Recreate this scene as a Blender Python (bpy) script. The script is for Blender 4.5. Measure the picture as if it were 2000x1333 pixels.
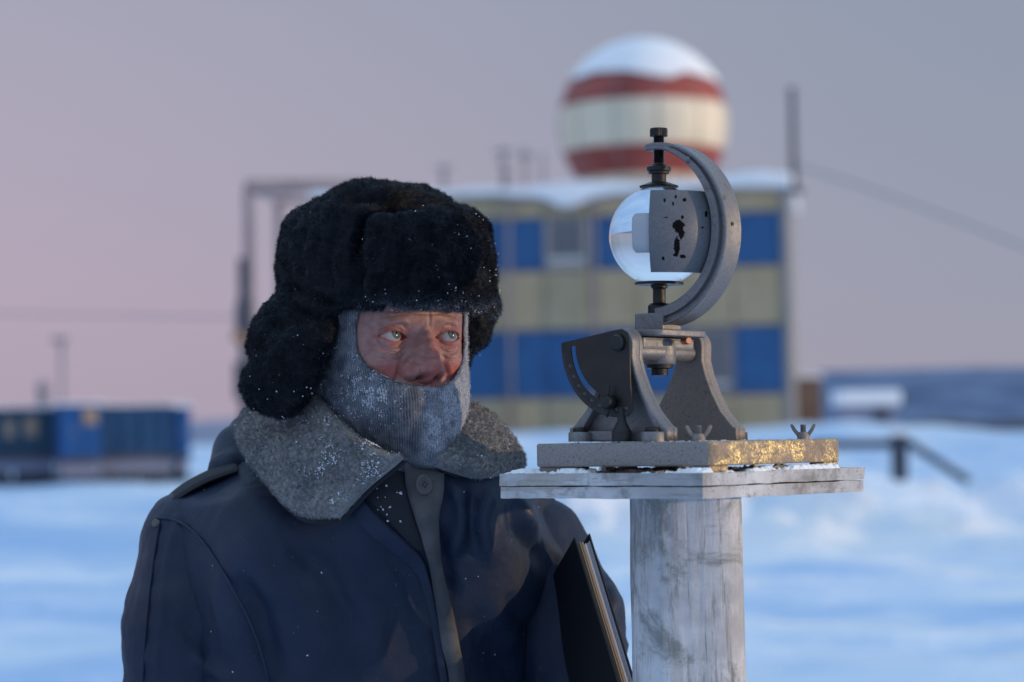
import bpy, bmesh, math, random
import numpy as np
from mathutils import Vector, Matrix, Quaternion
random.seed(7)
R = math.radians
scene = bpy.context.scene
for o in list(bpy.data.objects):
    bpy.data.objects.remove(o)

# ------------------------------------------------------------------ camera
PITCH, ROLL, CZ, FPX = 2.28, 1.0, 1.52, 85 / 36 * 2000
cp, sp, cr, sr = math.cos(R(PITCH)), math.sin(R(PITCH)), math.cos(R(ROLL)), math.sin(R(ROLL))
FWD = np.array([0, cp, sp]); UP0 = np.array([0, -sp, cp]); RT0 = np.array([1., 0, 0])
RT = RT0 * cr - UP0 * sr
UP = UP0 * cr + RT0 * sr
CAM = np.array([0, 0, CZ])
cam_d = bpy.data.cameras.new('camera')
cam = bpy.data.objects.new('camera', cam_d)
scene.collection.objects.link(cam)
cam.matrix_world = Matrix(((RT[0], UP[0], -FWD[0], 0), (RT[1], UP[1], -FWD[1], 0), (RT[2], UP[2], -FWD[2], CZ), (0, 0, 0, 1)))
cam_d.lens = 85; cam_d.sensor_width = 36; cam_d.clip_end = 20000; cam_d.clip_start = 0.1
cam_d.dof.use_dof = True; cam_d.dof.focus_distance = 2.50; cam_d.dof.aperture_fstop = 4.5
cam_d.dof.aperture_blades = 0
scene.camera = cam

# ------------------------------------------------------------------ world, sun, exposure
SUN_AZ, SUN_EL = 77.0, 3.2            # azimuth from the camera side towards the right
sd = Vector((math.sin(R(SUN_AZ)) * math.cos(R(SUN_EL)), -math.cos(R(SUN_AZ)) * math.cos(R(SUN_EL)), math.sin(R(SUN_EL))))
world = bpy.data.worlds.new("World"); scene.world = world; world.use_nodes = True
nt = world.node_tree; nt.nodes.clear()
def wn(t, **k):
    n = nt.nodes.new(t)
    for a, b in k.items(): setattr(n, a, b)
    return n
out = wn('ShaderNodeOutputWorld'); bg = wn('ShaderNodeBackground'); bg.inputs['Strength'].default_value = 0.1
nt.links.new(bg.outputs[0], out.inputs[0])
sky = wn('ShaderNodeTexSky', sky_type='NISHITA'); sky.sun_disc = False
sky.sun_elevation = R(SUN_EL); sky.sun_rotation = math.atan2(sd.x, sd.y); sky.altitude = 100
sky.air_density = 1.0; sky.dust_density = 0.6; sky.ozone_density = 3.0
tc = wn('ShaderNodeTexCoord'); sx = wn('ShaderNodeSeparateXYZ'); nt.links.new(tc.outputs['Generated'], sx.inputs[0])
def ramp(stops):
    r = wn('ShaderNodeValToRGB'); e = r.color_ramp.elements
    while len(e) > 1: e.remove(e[0])
    e[0].position, e[0].color = stops[0][0], (*stops[0][1], 1)
    for p, c in stops[1:]:
        k = e.new(p); k.color = (*c, 1)
    nt.links.new(sx.outputs['Z'], r.inputs[0]); return r
SKYL = [(0.0, (.41, .34, .45)), (.06, (.455, .36, .465)), (.12, (.43, .37, .465)), (.19, (.385, .365, .455)), (.40, (.43, .58, .84)), (.75, (.50, .73, 1.02))]
SKYR = [(0.0, (.34, .325, .42)), (.06, (.31, .32, .42)), (.12, (.29, .315, .405)), (.19, (.275, .315, .40)), (.40, (.38, .52, .78)), (.75, (.50, .73, 1.02))]
rl, rr = ramp(SKYL), ramp(SKYR)
mr = wn('ShaderNodeMapRange', interpolation_type='SMOOTHSTEP'); mr.inputs['From Min'].default_value = -.30; mr.inputs['From Max'].default_value = .26
nt.links.new(sx.outputs['X'], mr.inputs['Value'])
mx = wn('ShaderNodeMix', data_type='RGBA'); nt.links.new(mr.outputs[0], mx.inputs['Factor']); nt.links.new(rl.outputs[0], mx.inputs['A']); nt.links.new(rr.outputs[0], mx.inputs['B'])
vs = wn('ShaderNodeVectorMath', operation='SCALE'); vs.inputs['Scale'].default_value = 9.7; nt.links.new(mx.outputs['Result'], vs.inputs[0])
vn = wn('ShaderNodeVectorMath', operation='SCALE'); vn.inputs['Scale'].default_value = 0.25; nt.links.new(sky.outputs[0], vn.inputs[0])
va = wn('ShaderNodeVectorMath', operation='ADD'); nt.links.new(vs.outputs[0], va.inputs[0]); nt.links.new(vn.outputs[0], va.inputs[1])
nt.links.new(va.outputs[0], bg.inputs['Color'])
sun_d = bpy.data.lights.new('sun', 'SUN'); sun_d.energy = 2.1; sun_d.angle = R(0.6); sun_d.color = (1, .72, .44)
sun = bpy.data.objects.new('sun', sun_d); scene.collection.objects.link(sun)
sun.rotation_euler = (-sd).to_track_quat('-Z', 'Y').to_euler(); sun.location = (5, -3, 4)
vsn = scene.view_settings; vsn.view_transform = 'Standard'; vsn.look = 'None'; vsn.exposure = 0; vsn.gamma = 1; vsn.use_curve_mapping = False
scene.cycles.use_denoising = True; scene.cycles.max_bounces = 10; scene.cycles.sample_clamp_indirect = 4.0
scene.cycles.transparent_max_bounces = 8

# ------------------------------------------------------------------ helpers
def W(px, py, Y):
    d = FWD * FPX + RT * (px - 1000) + UP * (666.5 - py)
    return CAM + d * (Y / d[1])
def proj(P):
    q = np.asarray(P) - CAM; z = q @ FWD
    return 1000 + (q @ RT) / z * FPX, 666.5 - (q @ UP) / z * FPX
_rng = np.random.RandomState(5)
_perm = _rng.permutation(256); _perm = np.concatenate([_perm, _perm, _perm])
_grad = _rng.normal(size=(256, 3)); _grad /= np.linalg.norm(_grad, axis=1)[:, None]
def pn(P, s=1., off=0.):
    """gradient noise, P (...,3), s = cell size"""
    q = np.asarray(P, float) / s + off
    i = np.floor(q).astype(int); f = q - i; i &= 255
    w = f * f * f * (f * (f * 6 - 15) + 10)
    r = 0
    for dx in (0, 1):
        for dy in (0, 1):
            for dz in (0, 1):
                h = _perm[_perm[_perm[i[..., 0] + dx] + i[..., 1] + dy] + i[..., 2] + dz]
                g = _grad[h]
                d = (f[..., 0] - dx) * g[..., 0] + (f[..., 1] - dy) * g[..., 1] + (f[..., 2] - dz) * g[..., 2]
                r = r + d * (w[..., 0] if dx else 1 - w[..., 0]) * (w[..., 1] if dy else 1 - w[..., 1]) * (w[..., 2] if dz else 1 - w[..., 2])
    return r * 1.6
def fbm(P, s, n=3, off=0.):
    return sum(pn(P, s / 2 ** k, off + 7.3 * k) / 2 ** k for k in range(n))
def sstep(a, b, x):
    t = np.clip((x - a) / (b - a), 0, 1); return t * t * (3 - 2 * t)

def mesh_np(name, V, F, mats, parent=None, smooth=True, attrs=None, mi=None):
    """V (n,3); F list of int arrays (k,3) or (k,4)"""
    me = bpy.data.meshes.new(name)
    Fs = [np.asarray(f, np.int32) for f in (F if isinstance(F, (list, tuple)) else [F]) if len(f)]
    loops = np.concatenate([f.ravel() for f in Fs]); tot = np.concatenate([np.full(len(f), f.shape[1], np.int32) for f in Fs])
    st = np.concatenate([[0], np.cumsum(tot)[:-1]]).astype(np.int32)
    me.vertices.add(len(V)); me.vertices.foreach_set('co', np.asarray(V, np.float32).ravel())
    me.loops.add(len(loops)); me.loops.foreach_set('vertex_index', loops)
    me.polygons.add(len(tot)); me.polygons.foreach_set('loop_start', st); me.polygons.foreach_set('loop_total', tot)
    me.polygons.foreach_set('use_smooth', np.full(len(tot), smooth, bool))
    for m in (mats if isinstance(mats, (list, tuple)) else [mats]): me.materials.append(m)
    if mi is not None: me.polygons.foreach_set('material_index', np.concatenate([np.asarray(a, np.int32) for a in mi]))
    for k, a in (attrs or {}).items():
        at = me.attributes.new(k, 'FLOAT', 'POINT'); at.data.foreach_set('value', np.asarray(a, np.float32))
    me.update(calc_edges=True); me.validate()
    return link(name, me, parent)
def link(name, me, parent=None, mat=None):
    o = bpy.data.objects.new(name, me); scene.collection.objects.link(o)
    if mat is not None and me is not None: me.materials.append(mat)
    if parent is not None: o.parent = parent
    return o
def tag(o, label=None, cat=None, group=None, kind=None):
    if label: o['label'] = label
    if cat: o['category'] = cat
    if group: o['group'] = group
    if kind: o['kind'] = kind
    return o
def empty(name, loc=(0, 0, 0), label=None, cat=None, group=None):
    o = bpy.data.objects.new(name, None); scene.collection.objects.link(o); o.location = loc; o.empty_display_size = .1
    return tag(o, label, cat, group)
def keep(o, parent):
    """parent without moving (parts built in world space)"""
    bpy.context.view_layer.update()
    o.parent = parent; o.matrix_parent_inverse = Matrix.Translation(parent.location).inverted(); return o
def bm_obj(name, bm, mat, parent=None, smooth=False, bevel=0., seg=2):
    if bevel: bmesh.ops.bevel(bm, geom=bm.edges[:], offset=bevel, segments=seg, affect='EDGES', profile=.6)
    bmesh.ops.recalc_face_normals(bm, faces=bm.faces[:])
    me = bpy.data.meshes.new(name); bm.to_mesh(me); bm.free()
    if smooth: me.polygons.foreach_set('use_smooth', [True] * len(me.polygons))
    return link(name, me, parent, mat)
def add_box(bm, lo, hi, M=None):
    vs = [bm.verts.new((x, y, z)) for x in (lo[0], hi[0]) for y in (lo[1], hi[1]) for z in (lo[2], hi[2])]
    for f in ((0, 1, 3, 2), (4, 6, 7, 5), (0, 4, 5, 1), (2, 3, 7, 6), (0, 2, 6, 4), (1, 5, 7, 3)): bm.faces.new([vs[i] for i in f])
    if M is not None: bmesh.ops.transform(bm, matrix=M, verts=vs)
    return vs
def box(name, lo, hi, mat, parent=None, bevel=0., M=None, seg=2):
    bm = bmesh.new(); add_box(bm, lo, hi, M); return bm_obj(name, bm, mat, parent, bevel=bevel, seg=seg)
def lathe_np(prof, seg=32, knurl=0., kn=0):
    """profile [(r,z)...] closed at the axis"""
    a = np.arange(seg) * 2 * math.pi / seg; V = []; F = []
    for r, z in prof:
        rr_ = r * (1 - knurl * (np.arange(seg) % 2)) if (knurl and r > kn) else r
        V.append(np.stack([rr_ * np.cos(a), rr_ * np.sin(a), np.full(seg, z)], 1))
    V = np.concatenate(V); n = len(prof)
    i = np.arange(seg); j = (i + 1) % seg
    for k in range(n - 1): F.append(np.stack([k * seg + i, k * seg + j, (k + 1) * seg + j, (k + 1) * seg + i], 1))
    V = np.concatenate([V, [[0, 0, prof[0][1]], [0, 0, prof[-1][1]]]])
    T = np.concatenate([np.stack([j, i, np.full(seg, len(V) - 2)], 1), np.stack([(n - 1) * seg + i, (n - 1) * seg + j, np.full(seg, len(V) - 1)], 1)])
    return V, [np.concatenate(F), T]
def lathe(name, prof, mat, parent=None, loc=(0, 0, 0), axis=(0, 0, 1), seg=32, smooth=True, knurl=0., kn=0., world=False):
    V, F = lathe_np(prof, seg, knurl, kn)
    q = Vector((0, 0, 1)).rotation_difference(Vector(axis)).to_matrix()
    V = V @ np.array(q).T + np.array(loc)
    o = mesh_np(name, V, F, mat, parent, smooth)
    if smooth: edge_split(o)
    return o
def edge_split(o, ang=38):
    me = o.data
    bm = bmesh.new(); bm.from_mesh(me)
    for e in bm.edges:
        e.smooth = not (len(e.link_faces) == 2 and e.calc_face_angle(0) > R(ang))
    bm.to_mesh(me); bm.free()
def tube_np(path, rad, seg=10, cap=True):
    path = np.asarray(path, float); n = len(path); rad = np.broadcast_to(rad, (n,))
    T = np.gradient(path, axis=0); T /= np.linalg.norm(T, axis=1)[:, None] + 1e-12
    up = np.array([0, 0, 1.]) if abs(T[0][2]) < .9 else np.array([1., 0, 0])
    V = []; a = np.arange(seg) * 2 * math.pi / seg
    for k in range(n):
        s = np.cross(up, T[k]); s /= np.linalg.norm(s); t = np.cross(T[k], s); up = np.cross(T[k], s) if False else up
        V.append(path[k] + rad[k] * (np.cos(a)[:, None] * s + np.sin(a)[:, None] * t))
    V = np.concatenate(V); i = np.arange(seg); j = (i + 1) % seg
    F = np.concatenate([np.stack([k * seg + i, k * seg + j, (k + 1) * seg + j, (k + 1) * seg + i], 1) for k in range(n - 1)])
    Vc = np.concatenate([V, [path[0], path[-1]]])
    T2 = np.concatenate([np.stack([j, i, np.full(seg, len(V))], 1), np.stack([(n - 1) * seg + i, (n - 1) * seg + j, np.full(seg, len(V) + 1)], 1)])
    return Vc, [F, T2]
def tube(name, path, rad, mat, parent=None, seg=10):
    V, F = tube_np(path, rad, seg); return mesh_np(name, V, F, mat, parent)
def join_np(parts):
    V = []; Q = []; T = []; n = 0
    for v, fs in parts:
        for f in fs:
            f = np.asarray(f)
            (Q if f.shape[1] == 4 else T).append(f + n)
        V.append(v); n += len(v)
    F = []
    if Q: F.append(np.concatenate(Q))
    if T: F.append(np.concatenate(T))
    return np.concatenate(V), F
def box_np(lo, hi):
    V = np.array([(x, y, z) for x in (lo[0], hi[0]) for y in (lo[1], hi[1]) for z in (lo[2], hi[2])], float)
    return V, [np.array([(0, 1, 3, 2), (4, 6, 7, 5), (0, 4, 5, 1), (2, 3, 7, 6), (0, 2, 6, 4), (1, 5, 7, 3)])]
def plate2d(name, loops, thick, mat, parent=None, bevel=0., M=None, res=1):
    """filled 2-D outline(s) with holes, extruded; outline in local xy, thickness along z"""
    cu = bpy.data.curves.new(name, 'CURVE'); cu.dimensions = '2D'; cu.fill_mode = 'BOTH'
    cu.extrude = thick / 2 - bevel; cu.bevel_depth = bevel; cu.bevel_resolution = res; cu.offset = -bevel
    for lp in loops:
        s = cu.splines.new('POLY'); s.points.add(len(lp) - 1); s.use_cyclic_u = True
        for p, c in zip(s.points, lp): p.co = (c[0], c[1], 0, 1)
    tmp = bpy.data.objects.new('tmp', cu); scene.collection.objects.link(tmp)
    bpy.context.view_layer.update()
    dg = bpy.context.evaluated_depsgraph_get()
    me = bpy.data.meshes.new_from_object(tmp.evaluated_get(dg)); bpy.data.objects.remove(tmp); bpy.data.curves.remove(cu)
    me.materials.clear()
    if M is not None: me.transform(M)
    me.name = name
    return link(name, me, parent, mat)
def text_mesh(txt, size, thick=.0002):
    cu = bpy.data.curves.new('t', 'FONT'); cu.body = txt; cu.size = size; cu.extrude = thick; cu.align_x = 'CENTER'; cu.align_y = 'CENTER'; cu.resolution_u = 2
    tmp = bpy.data.objects.new('tmp', cu); scene.collection.objects.link(tmp); bpy.context.view_layer.update()
    me = bpy.data.meshes.new_from_object(tmp.evaluated_get(bpy.context.evaluated_depsgraph_get()))
    bpy.data.objects.remove(tmp); bpy.data.curves.remove(cu); return me
def arc(cx, cy, r, a0, a1, n=24, ry=None):
    return [(cx + r * math.cos(R(a0 + (a1 - a0) * i / n)), cy + (ry or r) * math.sin(R(a0 + (a1 - a0) * i / n))) for i in range(n + 1)]

def snet(fn, lo, hi, h):
    """surface nets of fn<0"""
    lo = np.array(lo, float); n = [int((hi[k] - lo[k]) / h) + 1 for k in range(3)]
    ax = [lo[k] + np.arange(n[k]) * h for k in range(3)]
    f = np.empty(n, np.float32)
    YY, ZZ = np.meshgrid(ax[1], ax[2], indexing='ij')
    CH = 24
    for i in range(0, n[0], CH):
        xs = ax[0][i:i + CH]
        P = np.empty((len(xs),) + YY.shape + (3,))
        P[..., 0] = xs[:, None, None]; P[..., 1] = YY; P[..., 2] = ZZ
        f[i:i + CH] = fn(P)
    ins = f < 0
    c = [(a, b, d) for a in (0, 1) for b in (0, 1) for d in (0, 1)]
    sl = lambda a, b, d: (slice(a, n[0] - 1 + a), slice(b, n[1] - 1 + b), slice(d, n[2] - 1 + d))
    cnt = sum(ins[sl(*k)].astype(np.int8) for k in c)
    mask = (cnt > 0) & (cnt < 8); ix = np.argwhere(mask)
    cv = np.stack([f[ix[:, 0] + a, ix[:, 1] + b, ix[:, 2] + d] for a, b, d in c], 1)
    acc = np.zeros((len(ix), 3)); num = np.zeros(len(ix))
    for a in range(8):
        for b in range(a + 1, 8):
            if sum(abs(c[a][k] - c[b][k]) for k in range(3)) != 1: continue
            fa, fb = cv[:, a], cv[:, b]; m = (fa < 0) != (fb < 0)
            t = np.where(m, fa / np.where(m, fa - fb, 1), 0)
            acc += m[:, None] * (np.array(c[a]) + t[:, None] * (np.array(c[b]) - np.array(c[a]))); num += m
    V = lo + (ix + acc / num[:, None]) * h
    idx = np.full(mask.shape, -1, np.int64); idx[mask] = np.arange(len(ix))
    Q = []
    for axk in range(3):
        b, d = (axk + 1) % 3, (axk + 2) % 3
        s0 = [slice(None)] * 3; s1 = [slice(None)] * 3; s0[axk] = slice(0, -1); s1[axk] = slice(1, None)
        A, B = ins[tuple(s0)], ins[tuple(s1)]
        e = np.argwhere(A != B)
        e = e[(e[:, b] > 0) & (e[:, d] > 0) & (e[:, b] < n[b] - 1) & (e[:, d] < n[d] - 1)]
        def g(ob, od):
            q = e.copy(); q[:, b] -= ob; q[:, d] -= od; return idx[q[:, 0], q[:, 1], q[:, 2]]
        q = np.stack([g(1, 1), g(0, 1), g(0, 0), g(1, 0)], 1)
        fl = ~A[e[:, 0], e[:, 1], e[:, 2]]
        q[fl] = q[fl][:, ::-1]; Q.append(q)
    Q = np.concatenate(Q); Q = Q[(Q >= 0).all(1)]
    return V, Q
def vnorm(V, Q):
    n = np.cross(V[Q[:, 2]] - V[Q[:, 0]], V[Q[:, 3]] - V[Q[:, 1]]) if Q.shape[1] == 4 else np.cross(V[Q[:, 1]] - V[Q[:, 0]], V[Q[:, 2]] - V[Q[:, 0]])
    N = np.zeros_like(V)
    for k in range(Q.shape[1]):
        for d in range(3): N[:, d] += np.bincount(Q[:, k], n[:, d], len(V))
    return N / (np.linalg.norm(N, axis=1)[:, None] + 1e-12)
def smooth_np(V, Q, it=1, w=.5):
    for _ in range(it):
        A = np.zeros_like(V); c = np.zeros(len(V))
        for a, b in ((0, 1), (1, 2), (2, 3), (3, 0)):
            for s, t in ((a, b), (b, a)):
                for d in range(3): A[:, d] += np.bincount(Q[:, s], V[Q[:, t], d], len(V))
                c += np.bincount(Q[:, s], None, len(V))
        V = V * (1 - w) + w * A / np.maximum(c, 1)[:, None]
    return V
def sample(V, Q, N, n, rng, wt=None):
    T = np.concatenate([Q[:, :3], Q[:, [0, 2, 3]]]) if Q.shape[1] == 4 else Q
    A, B, C = V[T[:, 0]], V[T[:, 1]], V[T[:, 2]]
    ar = np.linalg.norm(np.cross(B - A, C - A), axis=1)
    if wt is not None: ar = ar * wt((A + B + C) / 3)
    cs = np.cumsum(ar); k = np.minimum(np.searchsorted(cs, rng.rand(n) * cs[-1]), len(T) - 1)
    a, b = rng.rand(n), rng.rand(n); f = a + b > 1; a[f] = 1 - a[f]; b[f] = 1 - b[f]; w = 1 - a - b
    P = A[k] * w[:, None] + B[k] * a[:, None] + C[k] * b[:, None]
    Nn = N[T[k, 0]] * w[:, None] + N[T[k, 1]] * a[:, None] + N[T[k, 2]] * b[:, None]
    return P, Nn / (np.linalg.norm(Nn, axis=1)[:, None] + 1e-9)
def strands(P, N, comb, L, w, rng, spread=.5, bend=.5):
    n = len(P); unit = lambda x: x / (np.linalg.norm(x, axis=1)[:, None] + 1e-9)
    d = unit(N * .75 + comb + spread * rng.normal(size=(n, 3)))
    d2 = unit(d + bend * (comb + .6 * rng.normal(size=(n, 3))))
    L = (L * (0.6 + .8 * rng.rand(n)))[:, None]
    s = unit(np.cross(d, rng.normal(size=(n, 3)))) * w / 2
    a = P - N * .001; m = a + d * L * .5; t = m + d2 * L * .55
    V = np.stack([a - s, a + s, m + s * .8, m - s * .8, t], 1).reshape(-1, 3)
    b = np.arange(n)[:, None] * 5
    return V, [b + np.array([[0, 1, 2, 3]]), b + np.array([[3, 2, 4]])]
def flakes(P, N, size, rng):
    n = len(P); unit = lambda x: x / (np.linalg.norm(x, axis=1)[:, None] + 1e-9)
    t = unit(np.cross(N, rng.normal(size=(n, 3)))); b = np.cross(N, t); s = (size * (.4 + rng.rand(n) ** 2 * 1.2))[:, None]
    V = []
    for k in range(5):
        a = k * 2 * math.pi / 5 + rng.rand(n) * .8; r = s * (.5 + .7 * rng.rand(n))[:, None]
        V.append(P + r * (np.cos(a)[:, None] * t + np.sin(a)[:, None] * b) - N * .0004)
    V.append(P + N * s * .45)
    V = np.stack(V, 1).reshape(-1, 3); o = np.arange(n)[:, None] * 6
    F = np.concatenate([o + np.array([[k, (k + 1) % 5, 5]]) for k in range(5)])
    return V, [F]

# ------------------------------------------------------------------ materials
def mat(name, col=(.5, .5, .5), rough=.6, metal=0., **kw):
    m = bpy.data.materials.new(name); m.use_nodes = True; b = m.node_tree.nodes['Principled BSDF']
    b.inputs['Base Color'].default_value = (*col, 1); b.inputs['Roughness'].default_value = rough; b.inputs['Metallic'].default_value = metal
    for k, v in kw.items():
        b.inputs[k.replace('_', ' ')].default_value = v
    return m
class NB:
    def __init__(s, m): s.m = m; s.t = m.node_tree; s.b = s.t.nodes['Principled BSDF']; s.tc = s.t.nodes.new('ShaderNodeTexCoord')
    def n(s, t, **k):
        x = s.t.nodes.new(t)
        for a, b in k.items(): setattr(x, a, b)
        return x
    def l(s, a, b): s.t.links.new(a, b)
    def noise(s, scale, detail=4, rough=.6, stretch=None, off=(0, 0, 0), coord='Object', dist=0.):
        mp = s.n('ShaderNodeMapping'); s.l(s.tc.outputs[coord], mp.inputs[0])
        if stretch: mp.inputs['Scale'].default_value = stretch
        mp.inputs['Location'].default_value = off
        x = s.n('ShaderNodeTexNoise'); x.inputs['Scale'].default_value = scale; x.inputs['Detail'].default_value = detail; x.inputs['Roughness'].default_value = rough
        x.inputs['Distortion'].default_value = dist
        s.l(mp.outputs[0], x.inputs['Vector']); return x.outputs['Fac']
    def vor(s, scale, feature='F1', off=(0, 0, 0)):
        mp = s.n('ShaderNodeMapping'); s.l(s.tc.outputs['Object'], mp.inputs[0]); mp.inputs['Location'].default_value = off
        x = s.n('ShaderNodeTexVoronoi', feature=feature); x.inputs['Scale'].default_value = scale; s.l(mp.outputs[0], x.inputs['Vector']); return x.outputs['Distance']
    def attr(s, name):
        x = s.n('ShaderNodeAttribute'); x.attribute_name = name; return x.outputs['Fac']
    def mr(s, v, a, b, c=0., d=1., sm=True):
        x = s.n('ShaderNodeMapRange', interpolation_type='SMOOTHSTEP' if sm else 'LINEAR'); s.l(v, x.inputs['Value'])
        x.inputs['From Min'].default_value = a; x.inputs['From Max'].default_value = b; x.inputs['To Min'].default_value = c; x.inputs['To Max'].default_value = d
        return x.outputs[0]
    def mix(s, f, a, b):
        x = s.n('ShaderNodeMix', data_type='RGBA')
        if isinstance(f, (int, float)): x.inputs['Factor'].default_value = f
        else: s.l(f, x.inputs['Factor'])
        for k, v in (('A', a), ('B', b)):
            if isinstance(v, tuple): x.inputs[k].default_value = (*v, 1)
            else: s.l(v, x.inputs[k])
        return x.outputs['Result']
    def math(s, op, a, b=None):
        x = s.n('ShaderNodeMath', operation=op)
        for i, v in enumerate((a, b)):
            if v is None: continue
            if isinstance(v, (int, float)): x.inputs[i].default_value = v
            else: s.l(v, x.inputs[i])
        return x.outputs[0]
    def col(s, c): s.l(c, s.b.inputs['Base Color'])
    def rough(s, v): s.l(v, s.b.inputs['Roughness'])
    def metal(s, v): s.l(v, s.b.inputs['Metallic'])
    def bump(s, h, strength=.3, dist=.001):
        x = s.n('ShaderNodeBump'); x.inputs['Strength'].default_value = strength; x.inputs['Distance'].default_value = dist; s.l(h, x.inputs['Height'])
        if s.b.inputs['Normal'].links: s.l(s.b.inputs['Normal'].links[0].from_socket, x.inputs['Normal'])
        s.l(x.outputs[0], s.b.inputs['Normal'])
M = {}
# snow
m = M['snow'] = mat('snow', (.80, .87, .94), .75); n = NB(m)
sc0 = n.mix(n.mr(n.noise(.42, 6, .6, stretch=(.45, 1.3, 1)), .36, .62), (.48, .66, .90), (.76, .86, .96)); n.col(n.mix(n.attr('sunlit_white'), sc0, (.95, .94, .93)))  # blue streaks of shaded relief and the sunlit white are put into the colour
n.bump(n.noise(2.2, 6, .65), .55, .25)
M['snowc'] = mat('settled_snow', (.90, .92, .94), .7)
m = M['frost'] = mat('frost', (.58, .61, .66), .6)
# fur
m = M['fur'] = mat('black_fur', (.010, .011, .015), .65); n = NB(m)
n.col(n.mix(n.attr('fr'), n.mix(n.noise(40, 2), (.0022, .0032, .0060), (.0065, .0085, .0145)), (.42, .47, .56)))
n.b.inputs['Specular IOR Level'].default_value = .15
m = M['shear'] = mat('grey_shearling', (.2, .2, .2), .9); n = NB(m)
c0 = n.mix(n.mr(n.noise(14, 3), .35, .65), (.135, .140, .146), (.25, .245, .235))
n.col(n.mix(n.attr('fr'), c0, (.46, .46, .48)))
n.b.inputs['Specular IOR Level'].default_value = .2
# knit
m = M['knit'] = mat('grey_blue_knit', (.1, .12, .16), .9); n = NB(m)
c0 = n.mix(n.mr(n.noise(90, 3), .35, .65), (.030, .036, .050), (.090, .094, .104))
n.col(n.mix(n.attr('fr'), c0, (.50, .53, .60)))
n.bump(n.noise(420, 3), .6, .0012); n.b.inputs['Specular IOR Level'].default_value = .2
# coat
m = M['coat'] = mat('dark_navy_coat_cloth', (.02, .03, .05), .62); n = NB(m)
dirt = n.mr(n.noise(5, 6, .65, dist=.5), .42, .70)
c0 = n.mix(n.mr(n.noise(3.5, 4), .35, .65), (.0045, .0120, .034), (.0100, .0220, .052))
c0 = n.mix(n.math('MULTIPLY', dirt, .35), c0, (.026, .030, .042))
sc_ = n.mr(n.noise(160, 2, stretch=(1, 1, .25)), .74, .80)
n.col(n.mix(n.math('MULTIPLY', sc_, .35), c0, (.16, .17, .19)))
n.bump(n.noise(650, 2, .7), .25, .0006); n.bump(n.noise(24, 4, .55), .35, .008)
n.rough(n.mr(n.noise(9, 3), .3, .7, .48, .68)); n.b.inputs['Specular IOR Level'].default_value = .38; n.bump(n.noise(60, 5, .6, stretch=(1, 1, .5)), .3, .004)
m = M['coat_dark'] = mat('black_coat_lining', (.008, .010, .016), .8)
m = M['placket'] = mat('sunlit_coat_edge', (.05, .05, .055), .6); n = NB(m)  # the coat's sunlit grey-brown put into the placket colour
n.col(n.mix(n.mr(n.noise(16, 4), .4, .7), (.034, .035, .040), (.085, .080, .078))); n.bump(n.noise(600, 2), .25, .0006)
M['button'] = mat('horn_button', (.075, .068, .066), .4)
M['hole'] = mat('button_hole_thread', (.012, .012, .014), .7)
# skin
m = M['skin'] = mat('weathered_skin', (.4, .2, .15), .48); n = NB(m)
blot = n.mr(n.noise(130, 4, .6), .3, .7)
c0 = n.mix(blot, (.27, .130, .110), (.36, .20, .17))
red = n.mix(n.noise(220, 3), (.33, .060, .050), (.40, .11, .09))
c0 = n.mix(n.attr('red'), c0, red)
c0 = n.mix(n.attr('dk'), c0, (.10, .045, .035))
n.col(c0)
n.bump(n.noise(800, 3, .7), .45, .0008); n.bump(n.noise(230, 4, .6), .35, .0012)
n.b.inputs['Subsurface Weight'].default_value = .12; n.b.inputs['Subsurface Radius'].default_value = (.004, .0015, .0008); n.b.inputs['Subsurface Scale'].default_value = 1.
n.b.inputs['Specular IOR Level'].default_value = .45
# eye (object space: gaze along -Z of nothing; +Y)
m = M['eye'] = mat('eyeball', (.6, .6, .6), .12); n = NB(m)
sxyz = n.n('ShaderNodeSeparateXYZ'); n.l(n.tc.outputs['Object'], sxyz.inputs[0])
rr2 = n.math('SQRT', n.math('ADD', n.math('POWER', sxyz.outputs['X'], 2.), n.math('POWER', sxyz.outputs['Z'], 2.)))
front = n.math('GREATER_THAN', sxyz.outputs['Y'], 0.)
irisc = n.mix(n.noise(900, 3), (.05, .07, .075), (.12, .15, .155))
irisc = n.mix(n.mr(rr2, .0045, .0058), irisc, (.035, .045, .05))
pc = n.mix(n.mr(rr2, .0018, .0023), (.004, .004, .005), irisc)
scl = n.mix(n.noise(300, 4), (.27, .265, .275), (.34, .34, .355)); scl = n.mix(n.mr(rr2, .0085, .0125), scl, (.45, .27, .25))
n.col(n.mix(n.math('MULTIPLY', n.mr(rr2, .0062, .0056), front), scl, pc)); n.b.inputs['Coat Weight'].default_value = 1.; n.b.inputs['Coat Roughness'].default_value = .03
M['brow'] = mat('grey_brow_hair', (.20, .14, .12), .6)
M['lash'] = mat('lash_hair', (.03, .02, .02), .5)
# metals
def cast(name, a, b, dark=(.03, .03, .032), pit=.62, rough=.45, metal=.55, fleck=0.):
    m = mat(name, a, rough, metal); n = NB(m)
    c = n.mix(n.mr(n.noise(500, 3, .7), .2, .8), a, b)
    c = n.mix(n.mr(n.noise(55, 5, .65), .58, .75), c, tuple(x * .6 for x in a))
    pits = n.mr(n.noise(330, 4, .7, off=(3, 1, 2)), pit, pit + .08)
    c = n.mix(pits, c, dark); n.col(c)
    n.bump(n.noise(700, 4, .7), .5, .0008); n.bump(n.noise(120, 3), .25, .001)
    n.rough(n.mr(n.noise(200, 3), .3, .7, rough - .1, rough + .15))
    return m
M['alu'] = cast('cast_aluminium', (.165, .162, .165), (.245, .242, .246), metal=.5, rough=.44, pit=.66)
M['alu_brown'] = cast('dirty_cast_aluminium', (.215, .185, .165), (.30, .265, .24), pit=.625, metal=.3, rough=.6)
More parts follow.
